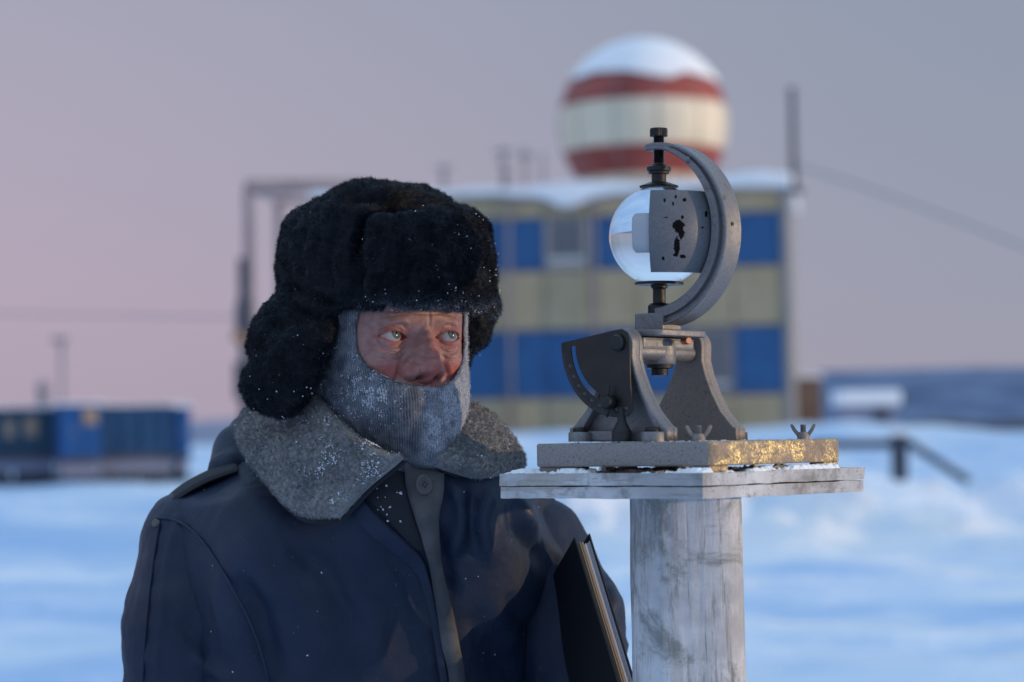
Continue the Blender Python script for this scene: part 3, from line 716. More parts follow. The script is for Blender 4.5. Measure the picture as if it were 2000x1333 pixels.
# brackets
def bracket(yc, sgn, mt):
    ol = [(-.069, 0), (.071, 0), (.071, .0135)] + [(.066, .0155), (.049, .031), (.0365, .050), (.0275, .068), (.0225, .083)]
    top = arc(.005, .0965, .0165, -5, 185, 16)
    ol = ol + top + [(-.0145, .083), (-.0205, .068), (-.031, .050), (-.045, .031), (-.063, .0155), (-.069, .0135)]
    ins = [(-.052, .0105), (.054, .0105), (.040, .031), (.029, .050), (.020, .070), (.014, .090)] + arc(.005, .0965, .0075, 0, 180, 8) + [(-.006, .088), (-.012, .070), (-.022, .050), (-.034, .031)]
    ol = [(a * .885 if z < .09 else a * .95, z) for a, z in ol]; ins = [(a * .90, z) for a, z in ins]
    b = plate2d('bracket', [ol], .006, mt, rec, bevel=.0012, M=Matrix.Translation((0, yc, 0)) @ ZX, res=2)
    up_(b)
    rim = plate2d('bracket_rim', [ol, ins], .013, mt, b, bevel=.0022, M=Matrix.Translation((0, yc + sgn * .0085, 0)) @ ZX, res=3)
    for sx_ in (-1, 1):
        cx = .046 * sx_ + .002
        lathe('lug', [(.0125, .0), (.0125, .0085), (.0115, .0098), (.004, .0098)], mt, b, (cx, yc + sgn * .017, 0), seg=24)
        s = lathe('screw', [(.0075, 0), (.0078, .002), (.0062, .0045), (.002, .0052)], M['black'], b, (cx, yc + sgn * .018, .0096), seg=20)
    return b
bracket(-.055, -1, M['alu']); bracket(.047, 1, M['alu_brown'])
# axle, table and hub
AX = (.005, .0965)
up_(lathe('axle', [(.0085, -.050), (.0095, -.048), (.0095, .042), (.0085, .045)], M['alu'], rec, (AX[0], 0, AX[1] - .006), (0, 1, 0), 28))
up_(lathe('hub', [(.0155, .078), (.0168, .080), (.0168, .1015), (.0155, .1035)], M['alu'], rec, (0, 0, 0), seg=32))
up_(lathe('clamp_bolt', [(.005, .0665), (.0085, .067), (.0088, .0735), (.0135, .0745), (.0137, .0782), (.011, .0788)], M['black'], rec, (0, 0, 0), seg=24, smooth=True))
up_(box('hinge_arm', (-.012, -.046, .0925), (.016, .038, .1045), M['alu'], rec, bevel=.003))
up_(plate2d('table', [rrect(-.033, -.046, .034, .038, .012)], .0062, M['alu'], rec, bevel=.001, M=Matrix.Translation((0.002, 0, .1086)), res=2))
up_(lathe('copper_screw', [(.0032, 0), (.0036, .001), (.0036, .012), (.003, .013)], M['copper'], rec, (.027, .004, .1012), (.9, -.43, 0), 16))
up_(box('pedestal', (-.020, -.0155, .1118), (.0165, .0155, .1300), M['alu'], rec, bevel=.002))
# meridian ring
BC = .2094
angs = np.linspace(97, -86, 92); V = []; sec = None
for k, a in enumerate(angs):
    ri = np.interp(a, [-86, -60, 0, 30, 60, 82, 97], [.0745, .0745, .0745, .0765, .0815, .0862, .0868]); ro = .094
    th = ro - ri; hw = np.interp(a, [-86, -40, 60, 97], [.0145, .0138, .0120, .0092])
    g = np.interp(a, [60, 80], [1, 0]) * .0045
    s = [(ri, -hw + .0015), (ri + .0012, -hw), (ri + th * .52, -hw), (ri + th * .58, -hw + g), (ro - .0036, -hw + g), (ro - .0026, -hw), (ro - .0012, -hw), (ro - .0002, -hw + .001),
         (ro - .0007, -hw * .5), (ro - .0009, 0), (ro - .0007, hw * .5), (ro - .0002, hw - .001), (ro - .0012, hw), (ri + .0012, hw), (ri, hw - .0015)]
    c_, s_ = math.cos(R(a)), math.sin(R(a)); V.append([(r_ * c_, y_, BC + r_ * s_) for r_, y_ in s])
V = np.array(V); n, q = V.shape[:2]; i = np.arange(q); j = (i + 1) % q
F = np.concatenate([np.stack([k * q + i, k * q + j, (k + 1) * q + j, (k + 1) * q + i], 1) for k in range(n - 1)])
V = V.reshape(-1, 3); V = np.concatenate([V, V[:q].mean(0)[None], V[-q:].mean(0)[None]])
T = np.concatenate([np.stack([j, i, np.full(q, n * q)], 1), np.stack([(n - 1) * q + i, (n - 1) * q + j, np.full(q, n * q + 1)], 1)])
ring = mesh_np('meridian_ring', V, [F, T], M['alu'], rec); bm = bmesh.new(); bm.from_mesh(ring.data); bmesh.ops.recalc_face_normals(bm, faces=bm.faces[:]); bm.to_mesh(ring.data); bm.free(); edge_split(ring, 32); up_(ring)
for a, r_ in ((58, .0855), (6, .080), (-56, .080)):
    p = (r_ * math.cos(R(a)), -np.interp(a, [-86, -40, 60, 97], [.0145, .0138, .0120, .0092]), BC + r_ * math.sin(R(a)))
    lathe('boss', [(.0036, -.001), (.0036, .0004), (.0031, .0008), (.001, .0008)], M['alu'], ring, p, (0, -1, 0), 20)
lathe('set_screw', [(.0019, -.001), (.0019, .0003), (.0008, .0003)], M['black'], ring, (.0938, -.002, BC + .006), (1, 0, 0), 14)
# ball and its clamps
bm = bmesh.new(); bmesh.ops.create_uvsphere(bm, u_segments=96, v_segments=64, radius=.0508, matrix=Matrix.Translation((0, 0, BC - .0005)))
up_(bm_obj('glass_ball', bm, M['glass'], rec, smooth=True))
up_(lathe('upper_clamp', [(.004, .2572), (.0195, .2580), (.0200, .2596), (.0120, .2625), (.0075, .2640), (.0075, .2715), (.0105, .2720), (.0108, .2742), (.0122, .2750), (.0125, .2790), (.0100, .2800), (.0090, .2812), (.0060, .2815), (.0052, .283)], M['black'], rec, seg=36))
th = []
for k in range(34): th += [(.0049, .283 + .0008 * k), (.0055, .2834 + .0008 * k)]
up_(lathe('threaded_rod', [(.0045, .280)] + th + [(.0052, .3105)], M['black'], rec, seg=24, smooth=False))
up_(lathe('knurled_knob', [(.004, .3098), (.0086, .3100), (.0090, .3108), (.0090, .3172), (.0084, .3185), (.004, .3190)], M['black'], rec, seg=56, smooth=False, knurl=.07, kn=.0085))
up_(lathe('lower_clamp', [(.004, .1585), (.0250, .1590), (.0252, .1606), (.0245, .1618), (.010, .1622)], M['black'], rec, seg=36))
up_(lathe('lower_stem', [(.0105, .1295), (.0118, .130), (.0118, .1375), (.0095, .1400), (.0066, .1405), (.0066, .1545), (.0085, .1560), (.0085, .1590)], M['black'], rec, seg=28))
# bowl: strip of a sphere that carries the card
BR = .0735
bb, vv = np.meshgrid(np.linspace(-60, 60, 140), np.linspace(-.0415, .0400, 90), indexing='ij')
def bowl_pt(bt, v, r): q = np.sqrt(r * r - v * v); return np.stack([q * np.cos(np.radians(bt)), -q * np.sin(np.radians(bt)), BC + v], -1)
Vo = bowl_pt(bb, vv, BR).reshape(-1, 3); Vi = bowl_pt(bb, vv, BR - .0018).reshape(-1, 3); ii = np.arange(bb.size).reshape(bb.shape)
Q = np.stack([ii[:-1, :-1], ii[1:, :-1], ii[1:, 1:], ii[:-1, 1:]], -1).reshape(-1, 4); per = np.concatenate([ii[:, 0], ii[-1, 1:], ii[::-1, -1][1:], ii[0, ::-1][1:]]); p, q = per[:-1], per[1:]
n0 = len(Vo); ca, sa = math.cos(AZ), math.sin(AZ); Rz = np.array([[ca, -sa, 0], [sa, ca, 0], [0, 0, 1]])
pxy = proj((np.concatenate([Vo, Vi]) @ np.array(tilt.to_3x3()).T) @ Rz.T + O)
chip = np.zeros(2 * n0)
for (cx, cy, ax_, ay) in ((1325, 442, 12, 12), (1331, 455, 6, 12), (1322, 482, 6, 19), (1334, 501, 6, 4), (1298, 392, 2.5, 5), (1320, 385, 2.5, 4), (1337, 391, 4, 4), (1261, 436, 3, 4), (1333, 425, 3, 4), (1379, 418, 3, 7), (1315, 398, 2, 4), (1295, 505, 3, 4), (1318, 498, 4, 3), (1372, 445, 3, 2), (1300, 425, 4, 1.5)):
    chip = np.maximum(chip, np.exp(-.7 * (((pxy[0] - cx) / ax_) ** 2 + ((pxy[1] - cy) / ay) ** 2) ** 1.2))
chip[n0:] = 0
bw = mesh_np('bowl', np.concatenate([Vo, Vi]), [np.concatenate([Q, Q[:, ::-1] + n0, np.stack([q, p, p + n0, q + n0], 1)])], M['bowl'], rec, attrs={'chip': chip}); edge_split(bw); up_(bw)
# quadrant with slot and scale
QC = (.0128, .0975); QY = -.0815; Rq = .0735
def pol(r, a): return (QC[0] + r * math.cos(R(a)), QC[1] + r * math.sin(R(a)))
outl = arc(QC[0], QC[1], Rq, 178.5, 279, 40) + [(.0298, .030), (.0276, .060), (.0270, .098), (.0240, .1075), (.0173, .1110), (.0108, .1105)]
slot = arc(QC[0], QC[1], .0612, 182, 246, 22) + arc(QC[0], QC[1], .0553, 246, 182, 22)
qd = plate2d('quadrant', [outl, slot[::-1]], .0018, M['quad'], rec, bevel=.0003, M=Matrix.Translation((0, QY, 0)) @ ZX); up_(qd)
bm = bmesh.new()
for k in range(71):
    a = 188 + k * 1.28; ln = .0042 if k % 10 == 0 else (.0032 if k % 5 == 0 else .0022)
    p0, p1 = pol(Rq - .0012, a), pol(Rq - .0012 - ln, a); d = .00011; tx_, tz_ = -math.sin(R(a)) * d, math.cos(R(a)) * d
    vsx = [bm.verts.new((x_, QY - .00102, z_)) for x_, z_ in ((p0[0] - tx_, p0[1] - tz_), (p0[0] + tx_, p0[1] + tz_), (p1[0] + tx_, p1[1] + tz_), (p1[0] - tx_, p1[1] - tz_))]; bm.faces.new(vsx)
tag(bm_obj('scale_mark', bm, M['scale'], qd), kind='stuff')
for k, s in enumerate(('10', '20', '30', '40', '50', '60', '70', '80', '90')):
    a = 199.5 + k * 9.9; me = text_mesh(s, .0042); x_, z_ = pol(Rq - .0078, a)
    me.transform(Matrix.Translation((x_, QY - .00108, z_)) @ ZX @ Matrix.Rotation(R(a - 270) * .35, 4, 'Z')); link('scale_number', me, qd, M['scale'])
def slotted(nm, c, r, parent, y):
    s = lathe(nm, [(r, 0), (r, .0025), (r * .8, .0045), (r * .3, .0052)], M['black'], parent, (c[0], y, c[1]), (0, -1, 0), 28); return s
slotted('screw', QC, .0085, qd, QY - .001)
lathe('knob', [(.0045, 0), (.0065, .001), (.0070, .003), (.0070, .009), (.0055, .011), (.002, .0115)], M['black'], qd, (*[pol(.0590, 262)[0]], QY - .001, pol(.0590, 262)[1]), (0, -1, 0), 24)
kx, kz = pol(.0590, 262)
tube('thumb_lever', [(kx + .001, QY - .006, kz + .016), (kx - .001, QY - .007, kz + .006), (kx, QY - .007, kz), (kx, QY - .007, kz - .009), (kx - .002, QY - .006, kz - .015)], [.0008, .0018, .002, .0018, .0009], M['black'], qd)
up_(lathe('levelling_screw', [(.0090, 0), (.0098, .001), (.0098, .010), (.0085, .0125), (.0045, .020), (.0035, .026), (.0038, .034)], M['black'], rec, (.0165, -.082, 0), seg=24))
# wing nuts on the base
def wing(x_, y_, rz, mt='alu_brown'):
    w = lathe('wing_nut', [(.0062, 0), (.0064, .003), (.0046, .0068), (.0042, .007)], M[mt], rec, (x_, y_, .0003), seg=20)
    th = []
    for k in range(9): th += [(.0026, .0065 + .0009 * k), (.0031, .0069 + .0009 * k)]
    lathe('stud', [(.003, .003)] + th + [(.0024, .0150)], M['alu'], w, (x_, y_, 0), seg=16, smooth=False)
    for sgn in (-1, 1):
        ol = [(.003 * sgn, .001), (.006 * sgn, .0025), (.0105 * sgn, .0085), (.0130 * sgn, .0140), (.0118 * sgn, .0158), (.0098 * sgn, .0150), (.0070 * sgn, .0100), (.0035 * sgn, .0058)]
        if sgn < 0: ol = ol[::-1]
        plate2d('wing', [ol], .0030, M[mt], w, bevel=.0008, M=Matrix.Translation((x_, y_, 0)) @ Matrix.Rotation(rz, 4, 'Z') @ ZX, res=2)
wing(.108, -.078, R(41)); wing(.112, .092, R(30))
for o in upper: o.matrix_basis = tilt
# record card held in the bowl's grooves
bb, vv = np.meshgrid(np.linspace(52, 74.5, 12), np.linspace(0, 1, 5), indexing='ij')
hhf = np.where(bb > 72.2, .0196 - (bb - 72.2) / 2.3 * .0045, .0196)
vz = -.003 + (vv * 2 - 1) * hhf
Vo = bowl_pt(bb, vz, BR - .0026).reshape(-1, 3); Vi = bowl_pt(bb, vz, BR - .0032).reshape(-1, 3); ii = np.arange(bb.size).reshape(bb.shape)
Q = np.stack([ii[:-1, :-1], ii[1:, :-1], ii[1:, 1:], ii[:-1, 1:]], -1).reshape(-1, 4); per = np.concatenate([ii[:, 0], ii[-1, 1:], ii[::-1, -1][1:], ii[0, ::-1][1:]]); p, q = per[:-1], per[1:]; n0 = len(Vo)
cd = mesh_np('record_card', np.concatenate([Vo, Vi]), [np.concatenate([Q, Q[:, ::-1] + n0, np.stack([q, p, p + n0, q + n0], 1)])], M['card'], None)
cd.matrix_world = Matrix.Translation(O) @ Matrix.Rotation(AZ, 4, 'Z') @ tilt; tag(cd, 'small grey card with clipped corners sticking out of the bowl before the glass ball', 'card')

# board on the post
bc = W(1331, 917, IY + .012); bc[2] = CZ - .0368
BA = R(-42.9)
brd = empty('post_stand', (bc[0], bc[1], 0), 'weathered white wooden post with a two-layer board top', 'post')
brd.rotation_euler = (0, 0, BA); BZ = bc[2]
def board(z0, z1, hs, seed):
    nb = 40; P = []
    bm = bmesh.new(); bmesh.ops.create_grid(bm, x_segments=nb, y_segments=nb, size=hs)
    r = bmesh.ops.extrude_face_region(bm, geom=bm.faces[:]); bmesh.ops.translate(bm, vec=(0, 0, z1 - z0), verts=[v for v in r['geom'] if isinstance(v, bmesh.types.BMVert)])
    for v in bm.verts:
        edge = max(abs(v.co.x), abs(v.co.y)) > hs - .0005
        p = np.array(v.co) + seed
        if edge:
            k = .0016 * float(pn(p, .03)) + .0016 * float(pn(p, .008)); m_ = 1 + k / hs * 1.0
            if abs(v.co.x) > hs - .0005: v.co.x *= m_
            if abs(v.co.y) > hs - .0005: v.co.y *= m_
            v.co.z += .0007 * float(pn(p, .02, 4))
        v.co.z += z0
    o = bm_obj('board', bm, M['boardx'], brd, bevel=0); return o
board(BZ - .0120, BZ, .1315, 3.); board(BZ - .0246, BZ - .0132, .1305, 8.)
# round-cornered post
zs = np.concatenate([[-.25, 0, .4, .8], np.linspace(1.0, BZ - .0250, 160)]); th = np.linspace(0, 2 * math.pi, 260, endpoint=False); V = []
for z in zs:
    w = np.interp(z, [0, 1.1, 1.5], [.062, .0572, .0558]); p_ = 3.4
    c_, s_ = np.cos(th), np.sin(th); q = w / (np.abs(c_) ** p_ + np.abs(s_) ** p_) ** (1 / p_)
    P = np.stack([q * c_, q * s_, z + 0 * th], 1)
    d = .0005 * fbm(P * [1, 1, .12], .012, 3) + .0006 * pn(P, .06) - .0022 * np.exp(-((th - 3.60) / .016) ** 2)
    V.append(P * np.stack([1 + d / q, 1 + d / q, 1 + 0 * q], 1))
V = np.concatenate(V); n = len(zs); q = len(th); i = np.arange(q); j = (i + 1) % q
F = [np.concatenate([np.stack([k * q + i, k * q + j, (k + 1) * q + j, (k + 1) * q + i], 1) for k in range(n - 1)])]
V[:, :2] = V[:, :2] @ np.array([[math.cos(-BA), math.sin(-BA)], [-math.sin(-BA), math.cos(-BA)]])
pofs = Matrix.Rotation(-BA, 4, 'Z') @ Vector(((1337 - 1331) / 1900, 0, 0)); V[:, 0] += pofs.x; V[:, 1] += pofs.y
mesh_np('post', V, F, M['post'], brd)
for k in range(2):
    bx_, by_ = pofs.x, pofs.y
# snow and hoar left on the board and the casting
hs = .130; ng = 260
uu, vv = np.meshgrid(np.linspace(-hs, hs, ng), np.linspace(-hs, hs, ng), indexing='ij')
dA = AZ - BA; ce, se = math.cos(dA), math.sin(dA)
# to recorder coordinates
wx = bc[0] - O[0]; wy = bc[1] - O[1]
gx = uu * math.cos(BA) - vv * math.sin(BA) + wx; gy = uu * math.sin(BA) + vv * math.cos(BA) + wy
rx = gx * math.cos(-AZ) - gy * math.sin(-AZ); ry = gx * math.sin(-AZ) + gy * math.cos(-AZ)
dist = np.maximum(np.maximum(bx0 - rx, rx - bx1), np.maximum(by0 - ry, ry - by1))
P = np.stack([uu, vv, 0 * uu], -1)
hn = fbm(P, .045, 4, 4) + .25 * pn(P, .004, 9)
hgt = .0060 * np.exp(-((dist - .001) / .012) ** 2) * sstep(-.25, .45, hn) * (.8 + .5 * pn(P, .009, 2)) + .0024 * sstep(.0, .5, hn) + .0007 * np.abs(pn(P, .003, 3))
hgt = hgt * sstep(hs + .0005, hs - .004, np.maximum(abs(uu), abs(vv))); hgt = np.minimum(hgt * (.55 + .9 * sstep(-.3, .5, pn(P, .022, 13) + .5 * pn(P, .007, 3))), .0057 - .0012 * np.abs(pn(P, .006, 21)))
ii = np.arange(uu.size).reshape(uu.shape); Q = np.stack([ii[:-1, :-1], ii[1:, :-1], ii[1:, 1:], ii[:-1, 1:]], -1).reshape(-1, 4)
keepq = (hgt.ravel()[Q] > .0010).any(1); Q = Q[keepq]
V = np.stack([uu, vv, BZ - .0006 + hgt], -1).reshape(-1, 3)
sn = mesh_np('board_snow', V, [Q], M['snowc']); sn.location = (bc[0], bc[1], 0); sn.rotation_euler = (0, 0, BA)
tag(sn, 'thin crusty snow left on the board around the metal base', 'snow', kind='stuff')
rg = np.random.RandomState(3)
pu = np.stack([rg.uniform(bx0 + .002, bx1 - .002, 900), rg.uniform(by0 + .002, by1 - .002, 900), np.full(900, .0001)], 1)
wgt = fbm(pu, .03, 2, 6) + .25; pu = pu[wgt > rg.rand(900) * .8]
V, F = flakes(pu, np.tile([0, 0, 1.], (len(pu), 1)), .0016, rg)
sn = mesh_np('base_frost', V, F, M['frost'], rec, smooth=False); tag(sn, kind='stuff')
# ================================================================== THE MAN
rg = np.random.RandomState(11)
HP = W(757, 655, 2.63) - np.array([0, 0, .0085]); YAW = R(30)
ex = np.array([math.cos(YAW), math.sin(YAW), 0]); ey = np.array([math.sin(YAW), -math.cos(YAW), 0]); ez = np.array([0, 0, 1.])
PIT = R(2.0)
eyp = ey * math.cos(PIT) + ez * math.sin(PIT); ezp = ez * math.cos(PIT) - ey * math.sin(PIT)
def H2W(u, y, z): return HP + u[..., None] * ex + y[..., None] * eyp + z[..., None] * ezp
def W2H(P): q = P - HP; return q @ ex, q @ eyp, q @ ezp
person = empty('person', (HP[0], 2.72, 0), 'man in black fur hat, frosted balaclava and dark navy coat looking up', 'person')
def px_at(P): return proj(P)

# ---------------------------------------------------------------- head and face
mm = 1000.
def gs(x, y): return np.exp(-(x * x + y * y))
def seg_dist(u, v, a, b):
    a, b = np.array(a, float), np.array(b, float); d = b - a
    t = np.clip(((u - a[0]) * d[0] + (v - a[1]) * d[1]) / (d @ d), 0, 1)
    return np.hypot(u - a[0] - t * d[0], v - a[1] - t * d[1]), t
def crease(u, v, pts, w, dep):
    best = np.full(u.shape, 1e9); pos = np.zeros(u.shape); n = len(pts) - 1
    for k in range(n):
        d, t = seg_dist(u, v, pts[k], pts[k + 1]); m = d < best
        best = np.where(m, d, best); pos = np.where(m, (k + t) / n, pos)
    taper = np.clip(np.minimum(pos, 1 - pos) * 5 + .15, 0, 1)
    return -dep * taper * np.exp(-(best / w) ** 2) + dep * .35 * taper * np.exp(-((best - 2.2 * w) / (1.2 * w)) ** 2)
def smax(a, b, k): h = np.clip(.5 + .5 * (a - b) / k, 0, 1); return b * (1 - h) + a * h + k * h * (1 - h)
def ball_y(u, v, cu, cy, cv, r, sy=1.):
    q = np.hypot(u - cu, (v - cv) / sy); return np.where(q < r * .96, cy + np.sqrt(np.maximum(r * r - q * q, (r * .28) ** 2)), cy + r * .28 - 2.6 * (q - r * .96))
EU, EYC, ER = 34.0, 69.0, 13.0
def lid(sx, du):       # du measured towards the temple
    t = np.clip((du + 1) / 15.8, -1, 1)
    up = 1.0 + 5.5 * np.maximum(0, 1 - np.abs(t) ** 2.2) * (1 - .10 * t) ; lo = .6 - 5.4 * np.maximum(0, 1 - np.abs(t) ** 2.0) * (1 + .08 * t)
    tilt_ = .05 * du
    return up + tilt_, lo + tilt_
def face_y(u, v, y):
    au = np.abs(u); red = np.zeros_like(u); dk = np.zeros_like(u)
    y = y - 8.0 * gs((au - 31) / 17, (v + 1) / 11) - 3.4 * gs((au - 17) / 8, (v - 2) / 9)
    y = y + 3.0 * gs((au - 29) / 20, (v - 18) / 8) + 1.5 * gs(u / 12, (v - 18) / 9)
    y = y + 5.0 * gs((au - 45) / 15, (v + 25) / 12) - 5.0 * gs((au - 24) / 8, (v + 33) / 12) - 3.0 * gs((au - 19) / 8, (v + 22) / 14)
    y = y + 3.0 * gs(u / 22, (v + 62) / 15) - 2.2 * gs((au - 58) / 9, (v - 12) / 14)
    # nose
    nose = np.full(u.shape, -99.)
    for (cu, cy, cv, r, sy) in ((0, 86, 5, 6.0, 1.9), (.3, 92.5, -6, 6.8, 1.6), (0, 99, -16, 7.8, 1.5), (-1, 104, -24, 8.0, 1.3), (-2.5, 108.5, -33.0, 9.8, 1.0), (-15, 97.5, -36, 6.8, 1.0), (10, 97.5, -36, 6.8, 1.0), (-9.5, 102, -35.5, 7, .9), (4.5, 102, -35.5, 7, .9), (-2.5, 101, -43, 4.0, .9)):
        nose = smax(nose, ball_y(u, v, cu, cy, cv, r, sy), 3.0)
    y = smax(y, nose, 2.6)
    for s in (-1, 1):
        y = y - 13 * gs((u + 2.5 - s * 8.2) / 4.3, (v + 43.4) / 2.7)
        dkn = gs((u + 2.5 - s * 8.2) / 3.9, (v + 43.4) / 2.3); dk = np.maximum(dk, .8 * dkn)  # nostril shade painted over the dark red inner skin
        y = y + crease(u, v, [(s * 14.5 - 2.5, -26), (s * 19.0 - 2.5, -31), (s * 20.3 - 2.5, -37), (s * 18 - 2.5, -43)], 1.9, 3.6)
        y = y + crease(u, v, [(s * 22, -30), (s * 29, -39), (s * 36, -52)], 3.0, 2.4)
        # bags and folds under the eye
        y = y + 2.4 * gs((u - s * 33) / 14, (v + 12.0) / 4.2)
        y = y + crease(u, v, [(s * 17, -6), (s * 22, -13.5), (s * 31, -17.5), (s * 41, -15.5), (s * 49, -9)], 1.7, 1.5)
        y = y + crease(u, v, [(s * 19, -15), (s * 27, -22.5), (s * 38, -24.5), (s * 50, -18), (s * 57, -12)], 1.8, 1.0)
        y = y + crease(u, v, [(s * 21, -9), (s * 30, -11.5), (s * 40, -10)], .9, .35)
        for (a, b) in (((49, 1), (61, 6)), ((50, -2.5), (63, -3)), ((50, -6), (62, -12)), ((49, 6), (59, 14)), ((54, -14), (62, -22)), ((30, -28), (52, -27))):
            y = y + crease(u, v, [(s * a[0], a[1]), (s * (a[0] + b[0]) / 2, (a[1] + b[1]) / 2 + .8), (s * b[0], b[1])], 1.1, .6)
        # upper lid crease and brow fold
        y = y + 1.5 * gs((u - s * 36) / 14, (v - 15.5) / 4.2)
        y = y + crease(u, v, [(s * 19, 8), (s * 25, 12.2), (s * 33, 13.0), (s * 42, 9.8), (s * 51, .5)], 1.5, 2.3)
    y = y + crease(u, v, [(4.2, 29), (3.4, 18), (4.6, 8.5)], 1.6, 1.0) 
    for vv_, o_ in ((24, 1.), (30, 4.)): y = y + crease(u, v, [(-45, vv_ - 3), (-20, vv_), (0, vv_ - 1), (22, vv_ + .5), (45, vv_ - 4)], 1.3, .4)
    # lids over the eyeballs
    for s in (-1, 1):
        du = (u - s * EU) * s; q = np.hypot(du, v)
        ys = np.where(q < 14.3, EYC + np.sqrt(np.maximum(15.3 ** 2 - q * q, 3.)), EYC + 4.2 - 2.2 * (q - 14.3))
        y = smax(y, ys, 1.6)
        up, lo = lid(s, du); d = np.minimum(up - v, v - lo); d = np.minimum(d, (16.5 - np.abs(du + 1)) * .6)
        yb = EYC + np.sqrt(np.maximum((ER - 1.6) ** 2 - q * q, 9.)) - .6
        f = sstep(-.15, .55, d); y = y * (1 - f) + yb * f
        rim = np.exp(-(np.abs(d + .7) / 1.0) ** 2); y = y + .35 * rim * (1 - f); red = np.maximum(red, .75 * np.exp(-(np.abs(d + .5) / 1.6) ** 2))
        red = np.maximum(red, .35 * gs((u - s * 33) / 18, (v + 9) / 5)); red = np.maximum(red, 1. * gs((du + 14) / 2.6, (v - .3) / 2.0))
        red = np.maximum(red, .95 * gs((u - s * 38) / 17, (v + 35) / 9)); red = np.maximum(red, .25 * gs((u - s * 34) / 14, (v - 8) / 4))
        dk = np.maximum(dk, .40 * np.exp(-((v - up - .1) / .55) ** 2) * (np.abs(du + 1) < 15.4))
    red = np.maximum(red, 1.0 * gs(u / 17, (v + 40) / 13)); red = np.maximum(red, .75 * gs(u / 8, (v + 20) / 14)); red = np.maximum(red, .55 * gs(u / 30, (v + 54) / 7))
    P = np.stack([u, v, 0 * u], -1)
    y = y + .22 * pn(P, 7.) + .10 * pn(P, 2.4, 3)
    return y, red, dk
VK = np.array([-420, -330, -260, -200, -160, -135, -112, -95, -80, -62, -48, -25, 0, 20, 45, 75, 105, 122, 130, 132.5])
AK = np.array([60, 60, 60, 60, 56, 56, 56, 56, 62, 66, 69, 74, 76, 76, 76, 72, 56, 36, 14, 1])
YF = np.array([5, 5, 5, 5, 20, 44, 62, 84, 89, 90, 88, 88, 87, 91, 90, 82, 60, 36, 13, 1])
YB = np.array([90, 90, 90, 84, 74, 72, 70, 72, 78, 84, 90, 98, 104, 106, 106, 98, 76, 48, 18, 1])
def head_rows(phis, vs, extra=0., ak=AK, yf=YF, yb=YB, vk=VK, p=2.25):
    a = np.interp(vs, vk, ak) + extra; f = np.interp(vs, vk, yf) + extra; b = np.interp(vs, vk, yb) + extra
    for _ in range(2):
        pass
    s, c = np.sin(phis), np.cos(phis)
    u = a[:, None] * (np.sign(s) * np.abs(s) ** (2 / p))[None]
    y = np.where(c[None] > 0, f[:, None], b[:, None]) * (np.sign(c) * np.abs(c) ** (2 / p))[None]
    return u, y, np.repeat(vs[:, None], len(phis), 1) + 0.
def ksm(vs, vals):      # smooth interpolation table
    x = np.arange(-420, 133, 1.); y = np.interp(x, VK, vals); k = np.exp(-(np.arange(-14, 15) / 7.) ** 2); k /= k.sum()
    return x, np.convolve(np.pad(y, 14, 'edge'), k, 'valid')
xk, AKs = ksm(None, AK); _, YFs = ksm(None, YF); _, YBs = ksm(None, YB)
AKs[-1] = YFs[-1] = YBs[-1] = .5
ph = np.concatenate([np.linspace(-math.pi, -1.75, 40, endpoint=False), np.linspace(-1.75, 1.75, 620), np.linspace(1.75, math.pi, 41)[1:-1]])
vs_ = np.concatenate([np.linspace(-215, -80, 30), np.arange(-78, -58, 1.), np.arange(-58, 32, .42), np.linspace(32, 132, 60)])
u, y, v = head_rows(ph, vs_, 0., AKs, YFs, YBs, xk)
y2, red, dk = face_y(u, v, y)
front = sstep(25, 45, y) * sstep(-90, -75, v)
y = y * (1 - front) + y2 * front
nr, nc = u.shape; ii = np.arange(nr * nc).reshape(nr, nc); jj = np.roll(ii, -1, 1)
Q = np.stack([ii[:-1], jj[:-1], jj[1:], ii[1:]], -1).reshape(-1, 4)
Vh = H2W(u / mm, y / mm, v / mm).reshape(-1, 3)
zc = len(Vh); Vh = np.concatenate([Vh, Vh[-nc:].mean(0)[None], Vh[:nc].mean(0)[None]])
T = np.concatenate([np.stack([ii[-1], jj[-1], np.full(nc, zc)], 1), np.stack([jj[0], ii[0], np.full(nc, zc + 1)], 1)])
# ears
body = mesh_np('body', Vh, [Q, T], M['skin'], attrs={'red': np.append((red * front).ravel(), [0, 0]), 'dk': np.append((dk * front).ravel(), [0, 0])})
keep(body, person)
bm = bmesh.new(); bm.from_mesh(body.data); bmesh.ops.recalc_face_normals(bm, faces=bm.faces[:]); bm.to_mesh(body.data); bm.free()
# eyeballs
for s, gaz, gel in ((-1, 46, 18), (1, 43, 18)):
    c = H2W(np.array(s * EU / mm), np.array(EYC / mm), np.array(0.0005))
    bm = bmesh.new(); bmesh.ops.create_uvsphere(bm, u_segments=64, v_segments=48, radius=ER / mm)
    for vv_ in bm.verts:                     # cornea bulge
        q = math.hypot(vv_.co.x, vv_.co.z)
        if vv_.co.y > 0 and q < .0066: vv_.co.y += .0010 * (1 - (q / .0066) ** 2)
    e = bm_obj('eyeball', bm, M['eye'], smooth=True)
    g = Vector((math.sin(R(gaz)) * math.cos(R(gel)), -math.cos(R(gaz)) * math.cos(R(gel)), math.sin(R(gel))))
    e.matrix_world = Matrix.Translation(c) @ Vector((0, 1, 0)).rotation_difference(g).to_matrix().to_4x4()
    bpy.context.view_layer.update(); mw = e.matrix_world.copy(); e.parent = person; e.matrix_parent_inverse = Matrix.Translation(person.location).inverted(); e.matrix_basis = mw
